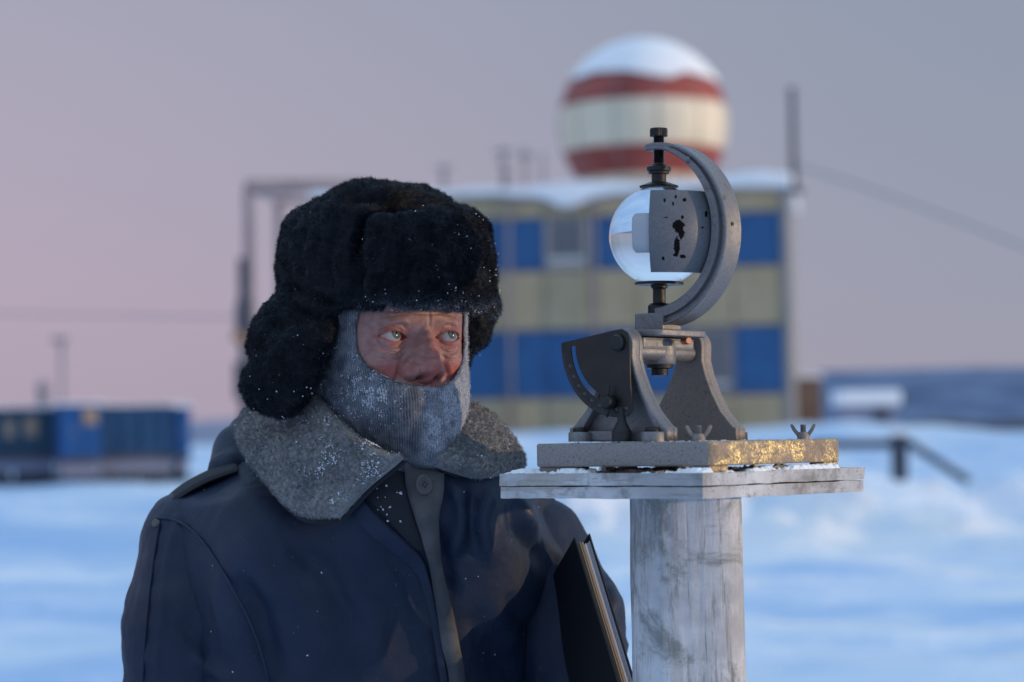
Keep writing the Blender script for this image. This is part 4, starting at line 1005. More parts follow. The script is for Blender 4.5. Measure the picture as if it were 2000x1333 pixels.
# lashes and brow hairs
def surf_at(uu, vv):
    uu = np.asarray(uu, float); vv = np.asarray(vv, float)
    a = np.interp(vv, xk, AKs); f = np.interp(vv, xk, YFs); b = f * np.maximum(1 - np.abs(uu / a) ** 2.25, .01) ** (1 / 2.25)
    return face_y(uu, vv, b)[0]
parts = []
for s in (-1, 1):
    du = rg.uniform(-11, 12.5, 34); up, lo = lid(s, du); uu = s * EU + s * du; vv = up + .1
    P = H2W(uu / mm, surf_at(uu, vv + .5) / mm, vv / mm); out_ = (ex * 0 + eyp)[None] * .8 + ezp[None] * .35 + (s * ex)[None] * (du / 20)[:, None]
    n0 = len(P); st = strands(P, np.repeat(out_, 1, 0), np.tile(ezp * .4, (n0, 1)), .0036, .00016, rg, .22, .4); parts.append(st)
for pt in parts: keep(tag(mesh_np('eyelash', pt[0], pt[1], M['lash']), kind='stuff'), person)
parts = []
for s in (-1, 1):
    du = rg.uniform(8, 48, 80); vv = 17.5 + 3.0 * rg.normal(size=80) * .7 + .10 * (du - 10) - .006 * (du - 25) ** 2; uu = s * du
    P = H2W(uu / mm, surf_at(uu, vv) / mm, vv / mm)
    parts.append(strands(P, np.tile(eyp * .2, (80, 1)), np.tile(ex * s * 1.1 + ezp * .2, (80, 1)), .006, .00016, rg, .3, .4))
for pt in parts: keep(mesh_np('eyebrow', pt[0], pt[1], M['brow']), person)

# ---------------------------------------------------------------- knitted balaclava
VKk = np.array([-190, -160, -135, -118, -100, -82, -62, -48, -20, 5, 30, 60, 100, 122]); AKk = np.array([40, 38, 40, 50, 61, 71.5, 75.5, 77, 79, 80.5, 81, 80, 66, 38])
YFk = np.array([30, 50, 96, 103, 104, 103.5, 103, 99, 94, 92, 95, 92, 72, 40]); YBk = np.array([84, 80, 78, 80, 84, 88, 92, 95, 102, 108, 110, 106, 84, 52])
xx = np.arange(-190, 123, 1.)
def sm2(vals): y_ = np.interp(xx, VKk, vals); k = np.exp(-(np.arange(-10, 11) / 5.) ** 2); k /= k.sum(); return np.convolve(np.pad(y_, 10, 'edge'), k, 'valid')
ph = np.concatenate([np.linspace(-math.pi, -1.9, 90, endpoint=False), np.linspace(-1.9, 1.9, 560), np.linspace(1.9, math.pi, 91)[1:-1]]); vs_ = np.concatenate([np.arange(-190, 40, .8), np.linspace(40, 122, 30)])
u, y, v = head_rows(ph, vs_, 0., sm2(AKk), sm2(YFk), sm2(YBk), xx, 2.3)
hole = [(-60, 44), (-66, 27), (-68, 8), (-67.5, -8), (-65, -20), (-59, -32), (-50, -41), (-38, -48), (-22, -52), (0, -54.5), (12, -54), (24, -51), (36, -43), (48, -33), (58, -19), (65, -2), (68, 12), (66, 28), (52, 44)]
hp_ = np.array(hole + [hole[0]], float)
for _ in range(3):       # smooth outline
    q = np.empty((2 * (len(hp_) - 1) + 1, 2)); q[0:-1:2] = .75 * hp_[:-1] + .25 * hp_[1:]; q[1:-1:2] = .25 * hp_[:-1] + .75 * hp_[1:]; q[-1] = q[0]; hp_ = q
def hole_d(u, v):        # signed distance, negative inside
    best = np.full(u.shape, 1e9); ins = np.zeros(u.shape, bool)
    for a, b in zip(hp_[:-1], hp_[1:]):
        d, _ = seg_dist(u, v, a, b); best = np.minimum(best, d)
        c = ((a[1] > v) != (b[1] > v)) & (u < (b[0] - a[0]) * (v - a[1]) / (b[1] - a[1] + 1e-12) + a[0]); ins ^= c
    return np.where(ins, -best, best)
hd = np.full(u.shape, 99.); fm = (y > 10) & (v > -75) & (v < 60); hd[fm] = hole_d(u[fm], v[fm])
# draw vertices that straddle the edge onto it and tuck the rim inwards
P2 = np.stack([u, v], -1); gy, gx = np.gradient(hd); 
rim = np.clip(hd / 3.0, 0, 1); tuck = (1 - np.sqrt(np.clip(1 - (1 - rim) ** 2, 0, 1))) * 4.2
Pn = np.stack([u, v, y], -1)
folds = 1.6 * pn(Pn * [1, .5, 1], 26.) + .8 * pn(Pn, 11., 4) + 2.2 * pn(Pn * [1.3, .45, 1.3], 15, 9) * sstep(-60, -100, v)
arcl = np.cumsum(np.hypot(np.diff(u, axis=1, prepend=u[:, :1]), np.diff(y, axis=1, prepend=y[:, :1])), 1)
arcl = arcl - arcl[:, [len(ph) // 2]]
ribw = 2.9; rph = arcl * (1 / ribw) * (2 * math.pi) + .9 * pn(Pn, 14., 2) * 2
rib = .42 * np.cos(rph) * (.7 + .5 * pn(Pn * [1, .6, 1], 9., 8)) + .40 * pn(Pn * [1, 1.6, 1], 1.9, 5)
off = folds + rib - tuck
rr3 = np.hypot(u, y) + 1e-6; u = u + u / rr3 * off; y = y + y / rr3 * off
# seat the rim on the face
nr, nc = u.shape; ii = np.arange(nr * nc).reshape(nr, nc); jj = np.roll(ii, -1, 1)
Q = np.stack([ii[:-1], jj[:-1], jj[1:], ii[1:]], -1).reshape(-1, 4)
hf = hd.ravel(); Qk = Q[(hf[Q] > 0).sum(1) >= 2]
Vk = H2W(u / mm, y / mm, v / mm).reshape(-1, 3)
Nk = vnorm(Vk, Qk); cen = H2W(0 * u / mm, 0 * u, v / mm).reshape(-1, 3)
if ((Nk * (Vk - cen)).sum(1)[np.unique(Qk)] < 0).mean() > .5: Nk = -Nk; 
Vi = Vk - Nk * .0032
# boundary
e = np.concatenate([Qk[:, [0, 1]], Qk[:, [1, 2]], Qk[:, [2, 3]], Qk[:, [3, 0]]]); key = np.sort(e, 1); kk = key[:, 0] * len(Vk) + key[:, 1]
uq, inv, cnt = np.unique(kk, return_inverse=True, return_counts=True); be = e[cnt[inv] == 1]
Vb = np.concatenate([Vk, Vi]); n0 = len(Vk)
frk = np.zeros(len(Vk))
used = np.zeros(len(Vb), bool); 
for q in (Qk, Qk + n0): used[q.ravel()] = True
remap = np.cumsum(used) - 1
Fk = [remap[np.concatenate([Qk, Qk[:, ::-1] + n0, np.stack([be[:, 1], be[:, 0], be[:, 0] + n0, be[:, 1] + n0], 1)])]]
# frost, heavier around the mouth; sunlight on the right side is painted in too
def frost_sun_w(P):
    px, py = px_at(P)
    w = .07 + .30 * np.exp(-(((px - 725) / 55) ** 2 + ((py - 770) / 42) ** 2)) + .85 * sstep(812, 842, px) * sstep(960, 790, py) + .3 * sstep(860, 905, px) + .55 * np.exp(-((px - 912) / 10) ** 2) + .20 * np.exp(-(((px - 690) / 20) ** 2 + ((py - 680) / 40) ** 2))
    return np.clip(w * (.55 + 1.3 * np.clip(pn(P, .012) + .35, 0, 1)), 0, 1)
fb = frost_sun_w(Vb) * (.5 + .5 * (pn(Vb, .0022, 3) > 0))
Vu = Vb[used]
fuz = np.unique(Qk); fl_ = np.zeros(len(Vk), bool); fl_[fuz] = True
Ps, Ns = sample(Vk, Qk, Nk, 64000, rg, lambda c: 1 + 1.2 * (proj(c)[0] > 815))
hsel = Ps[:, 1] < HP[1] + .10; Ps, Ns = Ps[hsel], Ns[hsel]
S, SF = strands(Ps, Ns, np.tile([0, 0, -.25], (len(Ps), 1)), .0030, .00030, rg, .8, .9)
fs = np.repeat(np.clip(frost_sun_w(Ps) * 1.0 + .18 * (rg.rand(len(Ps)) > .8), 0, 1), 5)
V, F = join_np([(Vu, Fk), (S, SF)])
bal = mesh_np('balaclava', V, F, M['knit'], attrs={'fr': np.concatenate([np.clip(fb[used] * .62 + np.concatenate([.11 * sstep(.1, .9, np.cos(rph)).ravel()] * 2)[used], 0, 1), fs])}); keep(bal, person)  # rib ridges paled over dark valleys: rib shading drawn by colour

# ---------------------------------------------------------------- fur hat
def smin(a, b, k): h = np.clip(.5 + .5 * (b - a) / k, 0, 1); return b * (1 - h) + a * h - k * h * (1 - h)
def ell(P, c, r): q = (P - c) / r; k0 = np.sqrt((q ** 2).sum(-1)) + 1e-9; k1 = np.sqrt(((q / r) ** 2).sum(-1)) + 1e-9; return k0 * (k0 - 1) / k1
def rcone(P, a, b, ra, rb):
    a, b = np.array(a), np.array(b); d = b - a; t = np.clip(((P - a) @ d) / (d @ d), 0, 1); q = P - a - t[..., None] * d
    return np.sqrt((q ** 2).sum(-1)) - (ra + (rb - ra) * t)
def to_h(P): q = P - HP - np.array([-.002, 0, .0105]); return q @ ex, q @ ey, q[..., 2]
def f_crown(P):
    u, y, z = to_h(P); p = 2.7
    yy_ = y + .010; b = np.where(yy_ > 0, .092, .116); zz = z - .060; c = np.where(zz > 0, .1065 - .012 * np.clip(np.abs(u) / .1, 0, 1) ** 2, .10)
    k = (np.abs(u / .1055) ** p + np.abs(yy_ / b) ** p + np.abs(zz / c) ** p) ** (1 / p)
    d = (k - 1) * .095
    return np.maximum(d, .020 - z)          # open below, flat rim
def f_visor(P):
    u, y, z = to_h(P); y = y * .92; r = np.hypot(u, y); a = np.arctan2(u, y + 1e-9)
    top = .124 - .010 * np.clip(np.abs(a) - .35, 0, 1) ** 1.2 + .004 * np.sin(a * 5); bot = .0240 + .001 * np.abs(a)
    cz = (top + bot) / 2; hz = (top - bot) / 2 - .0115
    dr = np.abs(r - .1065) - .0070; dz = np.abs(z - cz) - hz; da = (np.abs(a - .02) - .69 - .12 * np.clip((z - cz) * -8, -.3, .8) * 0) * r
    da = da + .10 * (z - .07) * (a < 0)
    m_ = np.stack([np.maximum(dr, 0), np.maximum(dz, 0), np.maximum(da + .012, 0)], -1)
    return np.sqrt((m_ ** 2).sum(-1)) + np.minimum(np.maximum(np.maximum(dr, dz), da + .012), 0) - .0112
Wp = lambda x, y_, Y: W(x, y_, Y)
def f_earL(P):
    d = rcone(P, Wp(605, 620, 2.615), Wp(531, 668, 2.590), .033, .0275)
    d = smin(d, rcone(P, Wp(548, 690, 2.585), Wp(527, 752, 2.580), .024, .031), .010)
    d = smin(d, rcone(P, Wp(572, 598, 2.63), Wp(545, 640, 2.60), .022, .024), .015)
    d = smin(d, rcone(P, Wp(640, 640, 2.56), Wp(590, 690, 2.565), .013, .026), .022)
    d = smin(d, rcone(P, Wp(590, 690, 2.565), Wp(562, 752, 2.57), .026, .027), .014)
    return smin(d, rcone(P, Wp(560, 612, 2.62), Wp(640, 600, 2.57), .016, .020), .012)
def f_earR(P):
    d = rcone(P, Wp(928, 505, 2.66), Wp(932, 590, 2.665), .024, .0225)
    d = smin(d, rcone(P, Wp(932, 600, 2.665), Wp(918, 650, 2.66), .0195, .020), .012)
    return smin(d, rcone(P, Wp(918, 650, 2.66), Wp(902, 706, 2.655), .019, .011), .012)
hat = empty('fur_hat', tuple(HP + [0, 0, .03])); hat.parent = person; hat.location = Vector(HP + [0, 0, .03]) - person.location
def fur_part(name, fn, lo, hi, h, nstr, L=.0046, amp=.0030, grooves=(), comb=(0, 0, -.35), seed=0, ww=.00036):
    V, Q = snet(fn, lo, hi, h); V = smooth_np(V, Q, 2); N = vnorm(V, Q)
    px, py = proj(V); d = amp * fbm(V, .026, 3, seed) + .0075 * pn(V, .055, seed + 5) + .0012 * pn(V, .006, seed + 2)
    front = (N @ np.array([0, -1., 0])) > -.2
    for pts, w_, dep in grooves:
        d = d + front * crease(px, py, pts, w_, dep)
    V = V + N * d[:, None]; N = vnorm(V, Q)
    P_, N_ = sample(V, Q, N, nstr, rg, lambda c: np.where(c[:, 1] < HP[1] + .06, 1., .35))
    cn = np.array(comb)[None] + .8 * np.stack([pn(P_, .0055, 43 + seed), pn(P_, .0055, 53 + seed), pn(P_, .0055, 63 + seed)], 1) + .9 * np.stack([pn(P_, .018, 3 + seed), pn(P_, .018, 13 + seed), pn(P_, .018, 23 + seed)], 1)
    S, SF = strands(P_, N_, cn, L, ww, rg, .30, .8)
    ppx, ppy = proj(P_)
    cl_ = np.clip(pn(P_, .0075, 31) + .5 * pn(P_, .02, 37) + .1, 0, 1)
    fr = .006 + .17 * cl_ * rg.rand(len(P_)) + .05 * rg.rand(len(P_)) ** 4 + .30 * (rg.rand(len(P_)) > .955) * sstep(-.1, .5, pn(P_, .03, 5))
    fr = fr + .16 * rg.rand(len(P_)) * sstep(565, 606, ppy) * (ppx > 690) * (ppy < 625) * (1 + 5.0 * (rg.rand(len(P_)) > .72)) + .12 * rg.rand(len(P_)) * np.exp(-((ppx - 705) / 14) ** 2) * (ppy > 430) * (name == 'front_flap') + .10 * rg.rand(len(P_)) * np.clip(N_[:, 2], 0, 1) + .10 * rg.rand(len(P_)) * sstep(640, 600, ppy) * (name == 'ear_flap')  # frosted brim tips, plus sheen of lit tops painted on upward fur
    frs = np.repeat(fr[:, None] * np.array([0.2, .2, .8, .8, 1.1])[None], 1, 0).ravel()
    Va, Fa = join_np([(V, [Q]), (S, SF)])
    o = mesh_np(name, Va, Fa, M['fur'], attrs={'fr': np.concatenate([np.zeros(len(V)), frs])}); o.parent = hat; o.matrix_parent_inverse = Matrix.Translation(HP + [0, 0, .03]).inverted()
    return V, Q, N
c0 = HP
HATV = []
HATV.append(fur_part('crown', f_crown, c0 + [-.16, -.16, .0], c0 + [.16, .17, .19], .0030, 110000,
    grooves=(([(672, 400), (700, 392), (760, 400), (835, 385), (880, 400)], 9, .009), ([(690, 380), (730, 365), (790, 375)], 7, .005), ([(700, 520), (704, 470), (716, 438), (760, 415), (850, 408), (925, 425)], 11, .014), ([(600, 400), (585, 480), (590, 560)], 8, .004), ([(655, 420), (640, 500), (650, 580)], 8, .005), ([(560, 560), (600, 575), (670, 600)], 8, .008), ([(830, 360), (880, 385), (925, 430)], 8, .004))))
HATV.append(fur_part('front_flap', f_visor, c0 + [-.15, -.16, .0], c0 + [.16, .12, .15], .0026, 90000, grooves=(([(748, 440), (735, 500), (700, 560)], 7, .004), ([(905, 440), (915, 520), (905, 600)], 8, .003)), seed=4))
HATV.append(fur_part('ear_flap', f_earL, Wp(440, 840, 2.50), Wp(700, 560, 2.70), .0028, 60000, grooves=(), seed=8))
HATV.append(fur_part('ear_flap', f_earR, Wp(850, 760, 2.58), Wp(1000, 430, 2.76), .0028, 18000, seed=12))

# ---------------------------------------------------------------- coat
SL, SR = W(402, 1052, 2.72), W(1030, 1058, 2.77); NB_ = W(742, 900, 2.735); CH = W(715, 1333, 2.735)
def torso0(P):
    x, y, z = P[..., 0], P[..., 1], P[..., 2]
    cx = CH[0] - .012 * np.clip((1.25 - z) / .5, -1, 1); cy = CH[1] + .02 + (x - cx) * .12
    a = np.interp(z, [.55, .9, 1.1, 1.3, 1.42], [.235, .215, .198, .196, .19]); b = np.interp(z, [.55, .9, 1.1, 1.3, 1.42], [.19, .175, .165, .150, .12])
    k = (np.abs((x - cx) / a) ** 2.5 + np.abs((y - cy) / b) ** 2.5) ** (1 / 2.5); d = (k - 1) * .155
    d = np.maximum(d, z - 1.44); d = np.maximum(d, .58 - z)
    d = smin(d, rcone(P, SL + [.01, 0, -.005], NB_ + [-.03, 0, -.03], .064, .085), .05)
    d = smin(d, rcone(P, SR + [-.01, 0, -.005], NB_ + [.03, 0, -.03], .062, .085), .05)
    d = smin(d, rcone(P, W(560, 1120, 2.66), W(900, 1120, 2.67), .085, .080), .06)
    d = smin(d, rcone(P, W(750, 985, 2.620), W(915, 990, 2.630), .076, .070), .04)
    return d
def surf_Y(px, py, fn=torso0, off=0.):
    px = np.atleast_1d(np.asarray(px, float)); py = np.atleast_1d(np.asarray(py, float)); Y = np.full(px.shape, 2.40)
    D = FWD * FPX + RT * (px[:, None] - 1000) + UP * (666.5 - py[:, None]); D = D / D[:, 1:2]
    for _ in range(60):
        d = fn(CAM + D * Y[:, None]) - off; Y = Y + np.clip(d, -.03, .03) * .8
        Y = np.minimum(Y, 2.95)
    return Y
V, Q = snet(torso0, (CH[0] - .34, 2.48, .56), (CH[0] + .36, 3.02, 1.56), .0048)
V = smooth_np(V, Q, 3); N = vnorm(V, Q); px, py = proj(V); fr_ = sstep(.25, -.25, N[:, 1])
d = .0025 * fbm(V * [1, 1, .6], .10, 3, 2) + .0011 * fbm(V * [1, 1, .45] + .02 * np.stack([pn(V, .1, 1)] * 3, 1), .026, 3, 12)
def rg_(pts, w_, hgt): 
    global d
    best = np.full(len(px), 1e9); pos = np.zeros(len(px)); n = len(pts) - 1
    for k in range(n):
        dd, t = seg_dist(px, py, pts[k], pts[k + 1]); m_ = dd < best; best = np.where(m_, dd, best); pos = np.where(m_, (k + t) / n, pos)
    tp = np.clip(np.minimum(pos, 1 - pos) * 4 + .1, 0, 1); d = d + fr_ * hgt * tp * np.exp(-(best / w_) ** 2)
# drape folds on the left breast, the pull towards the arm, the soft chest hollow
rg_([(885, 930), (905, 1010), (880, 1095)], 15, .011); rg_([(930, 950), (915, 1000), (935, 1100)], 12, -.007)
rg_([(965, 950), (945, 1020), (960, 1110)], 17, .010); rg_([(995, 960), (1010, 1040), (1060, 1100)], 15, -.007)
rg_([(1010, 965), (1055, 1060), (1130, 1120)], 18, .011); rg_([(1060, 975), (1110, 1060)], 14, -.006); rg_([(1090, 970), (1130, 1060), (1130, 1150)], 15, .008)
rg_([(840, 1010), (870, 1100), (880, 1180)], 14, -.006); rg_([(900, 1180), (960, 1260), (990, 1333)], 40, -.010); rg_([(600, 1180), (620, 1260), (610, 1360)], 46, .008)
rg_([(455, 1120), (505, 1200), (540, 1333)], 26, -.016); rg_([(300, 1333), (400, 1300), (480, 1345)], 14, .006); rg_([(420, 960), (520, 1000), (640, 1060)], 34, .004); rg_([(700, 1030), (780, 1110), (835, 1240)], 14, -.005)
rg_([(470, 1040), (520, 1140), (640, 1200)], 26, .006); rg_([(560, 1060), (640, 1120), (700, 1230)], 20, -.006); rg_([(660, 1090), (720, 1200), (760, 1333)], 30, .005); rg_([(980, 1160), (1060, 1250), (1100, 1333)], 24, -.007)
V = V + N * d[:, None]
coat = mesh_np('coat', V, [Q], M['coat']); keep(coat, person)
def coat_child(o): o.parent = coat; o.matrix_parent_inverse = (Matrix.Translation(person.location)).inverted() @ Matrix.Identity(4); o.matrix_parent_inverse = Matrix.Identity(4); return o
# sleeves
def sleeve(path, rads, lo, hi, folds, seed):
    path = [np.array(p) for p in path]
    def fn(P):
        dd = rcone(P, path[0], path[1], rads[0], rads[1])
        for k in range(1, len(path) - 1): dd = smin(dd, rcone(P, path[k], path[k + 1], rads[k], rads[k + 1]), .025)
        return dd
    V, Q = snet(fn, lo, hi, .0045); V = smooth_np(V, Q, 2); N = vnorm(V, Q); px, py = proj(V); fr2 = sstep(.3, -.2, N[:, 1])
    d = .0011 * fbm(V * [.6, .6, 1.2], .03, 3, seed + 9) + .0030 * fbm(V * [1, 1, .7], .08, 3, seed) + .0022 * pn(V * [.6, .6, 1.6], .05, seed + 3)
    for pts, w_, h_ in folds:
        best = np.full(len(px), 1e9)
        for k in range(len(pts) - 1): best = np.minimum(best, seg_dist(px, py, pts[k], pts[k + 1])[0])
        d = d + fr2 * h_ * np.exp(-(best / w_) ** 2)
    V = V + N * d[:, None]
    o = mesh_np('sleeve', V, [Q], M['coat']); return coat_child(o)
EL, ERr = W(352, 1420, 2.70), W(1122, 1400, 2.72)
sleeve([SL + [-.004, .0, -.010], W(372, 1220, 2.71), EL, EL + [.10, -.08, -.26]], [.0705, .0715, .064, .052], (SL[0] - .22, 2.48, .72), (SL[0] + .24, 2.92, 1.50),
       (([(345, 1010), (322, 1120), (312, 1240), (305, 1340)], 6, .0025), ([(390, 1290), (430, 1310), (470, 1340)], 14, .008), ([(330, 1200), (400, 1260)], 20, -.005), ([(420, 1130), (400, 1230)], 22, .004)), 21)
sleeve([SR + [.004, 0, -.010], W(1096, 1210, 2.76), ERr, ERr + [-.05, -.10, -.22]], [.066, .067, .062, .052], (SR[0] - .20, 2.50, .76), (SR[0] + .24, 2.96, 1.48),
       (([(1180, 1100), (1170, 1180)], 14, -.006), ([(1205, 1200), (1180, 1260)], 12, -.006), ([(1190, 1150), (1205, 1230)], 10, .005), ([(1215, 1260), (1190, 1330)], 12, .006)), 31)

def catmull(G, ns, nt):
    """G (a,b,3) control grid -> smooth (ns,nt,3)"""
    def one(A, n):
        a = len(A); t = np.linspace(0, a - 1, n); i = np.minimum(t.astype(int), a - 2); f = (t - i)
        g = lambda k: A[np.clip(k, 0, a - 1)]
        p0, p1, p2, p3 = g(i - 1), g(i), g(i + 1), g(i + 2)
        p0 = np.where((i == 0)[(...,) + (None,) * (A.ndim - 1)], 2 * p1 - p2, p0); p3 = np.where((i == a - 2)[(...,) + (None,) * (A.ndim - 1)], 2 * p2 - p1, p3)
        f = f[(...,) + (None,) * (A.ndim - 1)]
        return .5 * (2 * p1 + (p2 - p0) * f + (2 * p0 - 5 * p1 + 4 * p2 - p3) * f * f + (3 * p1 - p0 - 3 * p2 + p3) * f ** 3)
    A = one(G, ns); return one(A.transpose(1, 0, 2), nt).transpose(1, 0, 2)
def pillow(G, ns, nt, thick, rnd=8, disp=None):
    P = catmull(np.array(G, float), ns, nt); du = np.gradient(P, axis=0); dv = np.gradient(P, axis=1)
    n = np.cross(du, dv); n /= np.linalg.norm(n, axis=2)[..., None] + 1e-12
    if (n[..., 1] > 0).mean() > .5: n = -n
    s = np.linspace(-1, 1, ns)[:, None]; t = np.linspace(-1, 1, nt)[None]; e = np.maximum(np.abs(s) ** rnd, np.abs(t) ** rnd)
    h = thick / 2 * np.sqrt(np.clip(1 - e, 0, 1)); dd = disp(P) if disp is not None else 0
    Fv = P + n * (h + dd * np.clip(1 - e, 0, 1) ** .3 * 1.)[..., None]; Bv = P - n * h[..., None]
    ii = np.arange(ns * nt).reshape(ns, nt); Q = np.stack([ii[:-1, :-1], ii[1:, :-1], ii[1:, 1:], ii[:-1, 1:]], -1).reshape(-1, 4)
    Nf = np.cross(du, dv); flip = (Nf[..., 1] > 0).mean() > .5
    if flip: Q = Q[:, ::-1]
    V = np.concatenate([Fv.reshape(-1, 3), Bv.reshape(-1, 3)])
    return V, np.concatenate([Q, Q[:, ::-1] + ns * nt]), Q
def G_(rows): return [[W(*p) for p in r] for r in rows]
def shear(name, rows, nst, fl, thick=.023):
    dsp = lambda P: .0046 * np.abs(pn(P, .0066, 3)) + .0026 * pn(P, .020, 6) + .0018 * pn(P, .0035, 8)
    V, Qa, Qf = pillow(G_(rows), 190, 130, thick, 14, dsp); N = vnorm(V, Qa)
    P_, N_ = sample(V, Qf, N, nst, rg); px, py = proj(P_)
    cl = 1.3 * np.stack([pn(P_, .0045, 3), pn(P_, .0045, 13), pn(P_, .0045, 23)], 1)
    S, SF = strands(P_, N_, cl, .0042, .00045, rg, .45, 1.2)
    fr = .10 + .25 * rg.rand(len(P_)) + .3 * np.clip(pn(P_, .05, 2), 0, 1)
    frs = (fr[:, None] * np.array([.3, .3, .8, .8, 1.2])).ravel()
    Va, Fa = join_np([(V, [Qa]), (S, SF)])
    o = mesh_np(name, Va, Fa, M['shear'], attrs={'fr': np.concatenate([.12 + .10 * pn(V, .004, 4), frs])}); coat_child(o)
    return V, Qf, N
rowsL = [[(600, 762, 2.69), (532, 785, 2.715), (484, 812, 2.73)],
         [(632, 782, 2.615), (545, 835, 2.635), (468, 862, 2.675)],
         [(692, 848, 2.555), (600, 900, 2.565), (520, 938, 2.605)],
         [(745, 882, 2.522), (682, 935, 2.530), (585, 1003, 2.560)],
         [(788, 893, 2.512), (728, 942, 2.515), (662, 1012, 2.533)]]
rowsR = [[(893, 792, 2.66), (925, 806, 2.69), (952, 830, 2.72)],
         [(890, 835, 2.60), (938, 850, 2.62), (995, 872, 2.665)],
         [(868, 878, 2.565), (918, 895, 2.575), (1020, 920, 2.625)],
         [(846, 903, 2.545), (892, 922, 2.555), (968, 947, 2.585)]]
CL = shear('collar', rowsL, 52000, 0); CR = shear('collar', rowsR, 32000, 1)
# cloth backing under the collar leaves
def backing(rows, off=.010, grow=1.05):
    g = np.array(G_(rows)); c = g.mean((0, 1)); g = c + (g - c) * grow + np.array([.0, off, -.004])
    V, Qa, _ = pillow(g, 60, 40, .004, 10); coat_child(mesh_np('collar_backing', V, [Qa], M['coat_dark']))
backing(rowsL); backing(rowsR, .012, 1.07)
# hood-like roll of cloth behind the left shoulder, and the far rim of the upturned collar
def roll(name, pts, rads, mt, k=.02):
    pts = [np.array(p) for p in pts]
    def fn(P):
        dd = rcone(P, pts[0], pts[1], rads[0], rads[1])
        for q in range(1, len(pts) - 1): dd = smin(dd, rcone(P, pts[q], pts[q + 1], rads[q], rads[q + 1]), k)
        return dd
    A = np.array(pts); m_ = max(rads) + .01; V, Q = snet(fn, A.min(0) - m_, A.max(0) + m_, .004); V = smooth_np(V, Q, 2); N = vnorm(V, Q); V = V + N * (.003 * fbm(V, .05, 3, 4))[:, None]
    return coat_child(mesh_np(name, V, [Q], mt))
roll('hood_roll', [W(455, 925, 2.74), W(470, 885, 2.77), W(500, 862, 2.83), W(620, 850, 2.88), W(800, 850, 2.88), W(930, 880, 2.82)], [.030, .027, .030, .034, .034, .022], M['coat'])
roll('collar_rim', [W(935, 850, 2.74), W(975, 868, 2.73), W(1002, 895, 2.72), W(1004, 930, 2.70)], [.006, .007, .007, .006], M['coat_dark'], .008)
# sewn seams: armhole and the long sleeve seam
def sleeve_front(px, py):
    return None
def seam(pts, fns, r=.0016):
    pts = np.array(pts, float); t = np.linspace(0, len(pts) - 1, 60); i = np.minimum(t.astype(int), len(pts) - 2); f = t - i
    q = pts[i] * (1 - f)[:, None] + pts[i + 1] * f[:, None]; k = np.ones(9) / 9.
    q = np.stack([np.convolve(np.pad(q[:, c], 4, 'edge'), k, 'valid') for c in (0, 1)], 1)
    Y = np.min([surf_Y(q[:, 0], q[:, 1], fn) for fn in fns], 0); Y = np.convolve(np.pad(Y, 4, 'edge'), k, 'valid')
    coat_child(tube('seam', [W(a, b, y_ - .0015) for (a, b), y_ in zip(q, Y)], r, M['coat'], seg=8))
sfn = lambda P: smin(rcone(P, SL + [-.004, .0, -.010], W(372, 1220, 2.71), .0705, .0715), rcone(P, W(372, 1220, 2.71), EL, .0715, .064), .025)
seam([(300, 1012), (345, 1014), (388, 1046), (425, 1100), (455, 1150), (490, 1215), (515, 1285), (528, 1350)], (torso0, sfn), .0017)
seam([(312, 1018), (300, 1090), (290, 1170), (282, 1260), (278, 1345)], (sfn,), .0014)
# placket, button, epaulette, left front edge
def strip(name, L_, R_, mt, thick, lift, nt=14, ns=90, zig=0., topY=2.9):
    L_ = np.array(L_, float); R_ = np.array(R_, float); rows = []
    for (a, b) in zip(L_, R_):
        r = []
        for t in (0, .5, 1):
            p = a * (1 - t) + b * t; Y = min(surf_Y(p[0], p[1])[0], np.interp(p[1], [900, 990], [topY, 2.9])) - lift * (1.0 if t != 0 else .8) - (zig if t == .5 else 0); r.append(W(p[0], p[1], Y))
        rows.append(r)
    V, Qa, _ = pillow(rows, ns, nt, thick, 10, lambda P: .0012 * fbm(P, .03, 3, 5)); return coat_child(mesh_np(name, V, [Qa], mt))
strip('placket', [(790, 903), (793, 950), (806, 1000), (826, 1060), (842, 1120), (852, 1190), (862, 1260), (878, 1345), (900, 1600), (925, 2000), (940, 2330)],
      [(868, 925), (866, 965), (858, 1010), (860, 1060), (866, 1120), (884, 1190), (898, 1260), (912, 1345), (942, 1600), (975, 2000), (995, 2330)], M['placket'], .006, .012, ns=200, zig=.003, topY=2.536)
strip('front_edge', [(676, 985), (716, 1040), (770, 1085), (815, 1125), (838, 1200), (850, 1270), (862, 1345)],
      [(700, 965), (745, 1015), (795, 1060), (830, 1100), (852, 1190), (864, 1260), (876, 1345)], M['coat'], .006, .007)
strip('inner_front', [(700, 950), (730, 990), (775, 1040), (810, 1080)], [(795, 905), (800, 960), (815, 1020), (835, 1075)], M['coat_dark'], .004, .004)
bp = W(827, 947, surf_Y(827, 947)[0] - .021); bdir = np.array([.75, -1, .10])
bt = lathe('button', [(.0098, 0), (.0105, .0008), (.0105, .0022), (.0092, .0030), (.0080, .0024), (.003, .0022)], M['button'], None, tuple(bp), tuple(bdir), 36); coat_child(bt)
q = Vector((0, 0, 1)).rotation_difference(Vector(bdir)).to_matrix()
for a, b in ((.0018, .0018), (-.0018, .0018), (.0018, -.0018), (-.0018, -.0018)):
    lathe('button_hole', [(.0009, -.0002), (.0009, .0002), (.0003, .0002)], M['hole'], bt, tuple(bp + np.array(q @ Vector((a, b, .0025)))), tuple(bdir), 10)
def eps(p, q_, lift): 
    return W(p, q_, 2.72)
e1 = [[W(a_ + 4, b_ + 22, 2.68), W(a_ + 2, b_ + 7, 2.72), W(a_ + 4, b_ + 16, 2.755)] for a_, b_ in ((284, 1034), (300, 1000), (342, 955), (398, 921), (460, 898))]
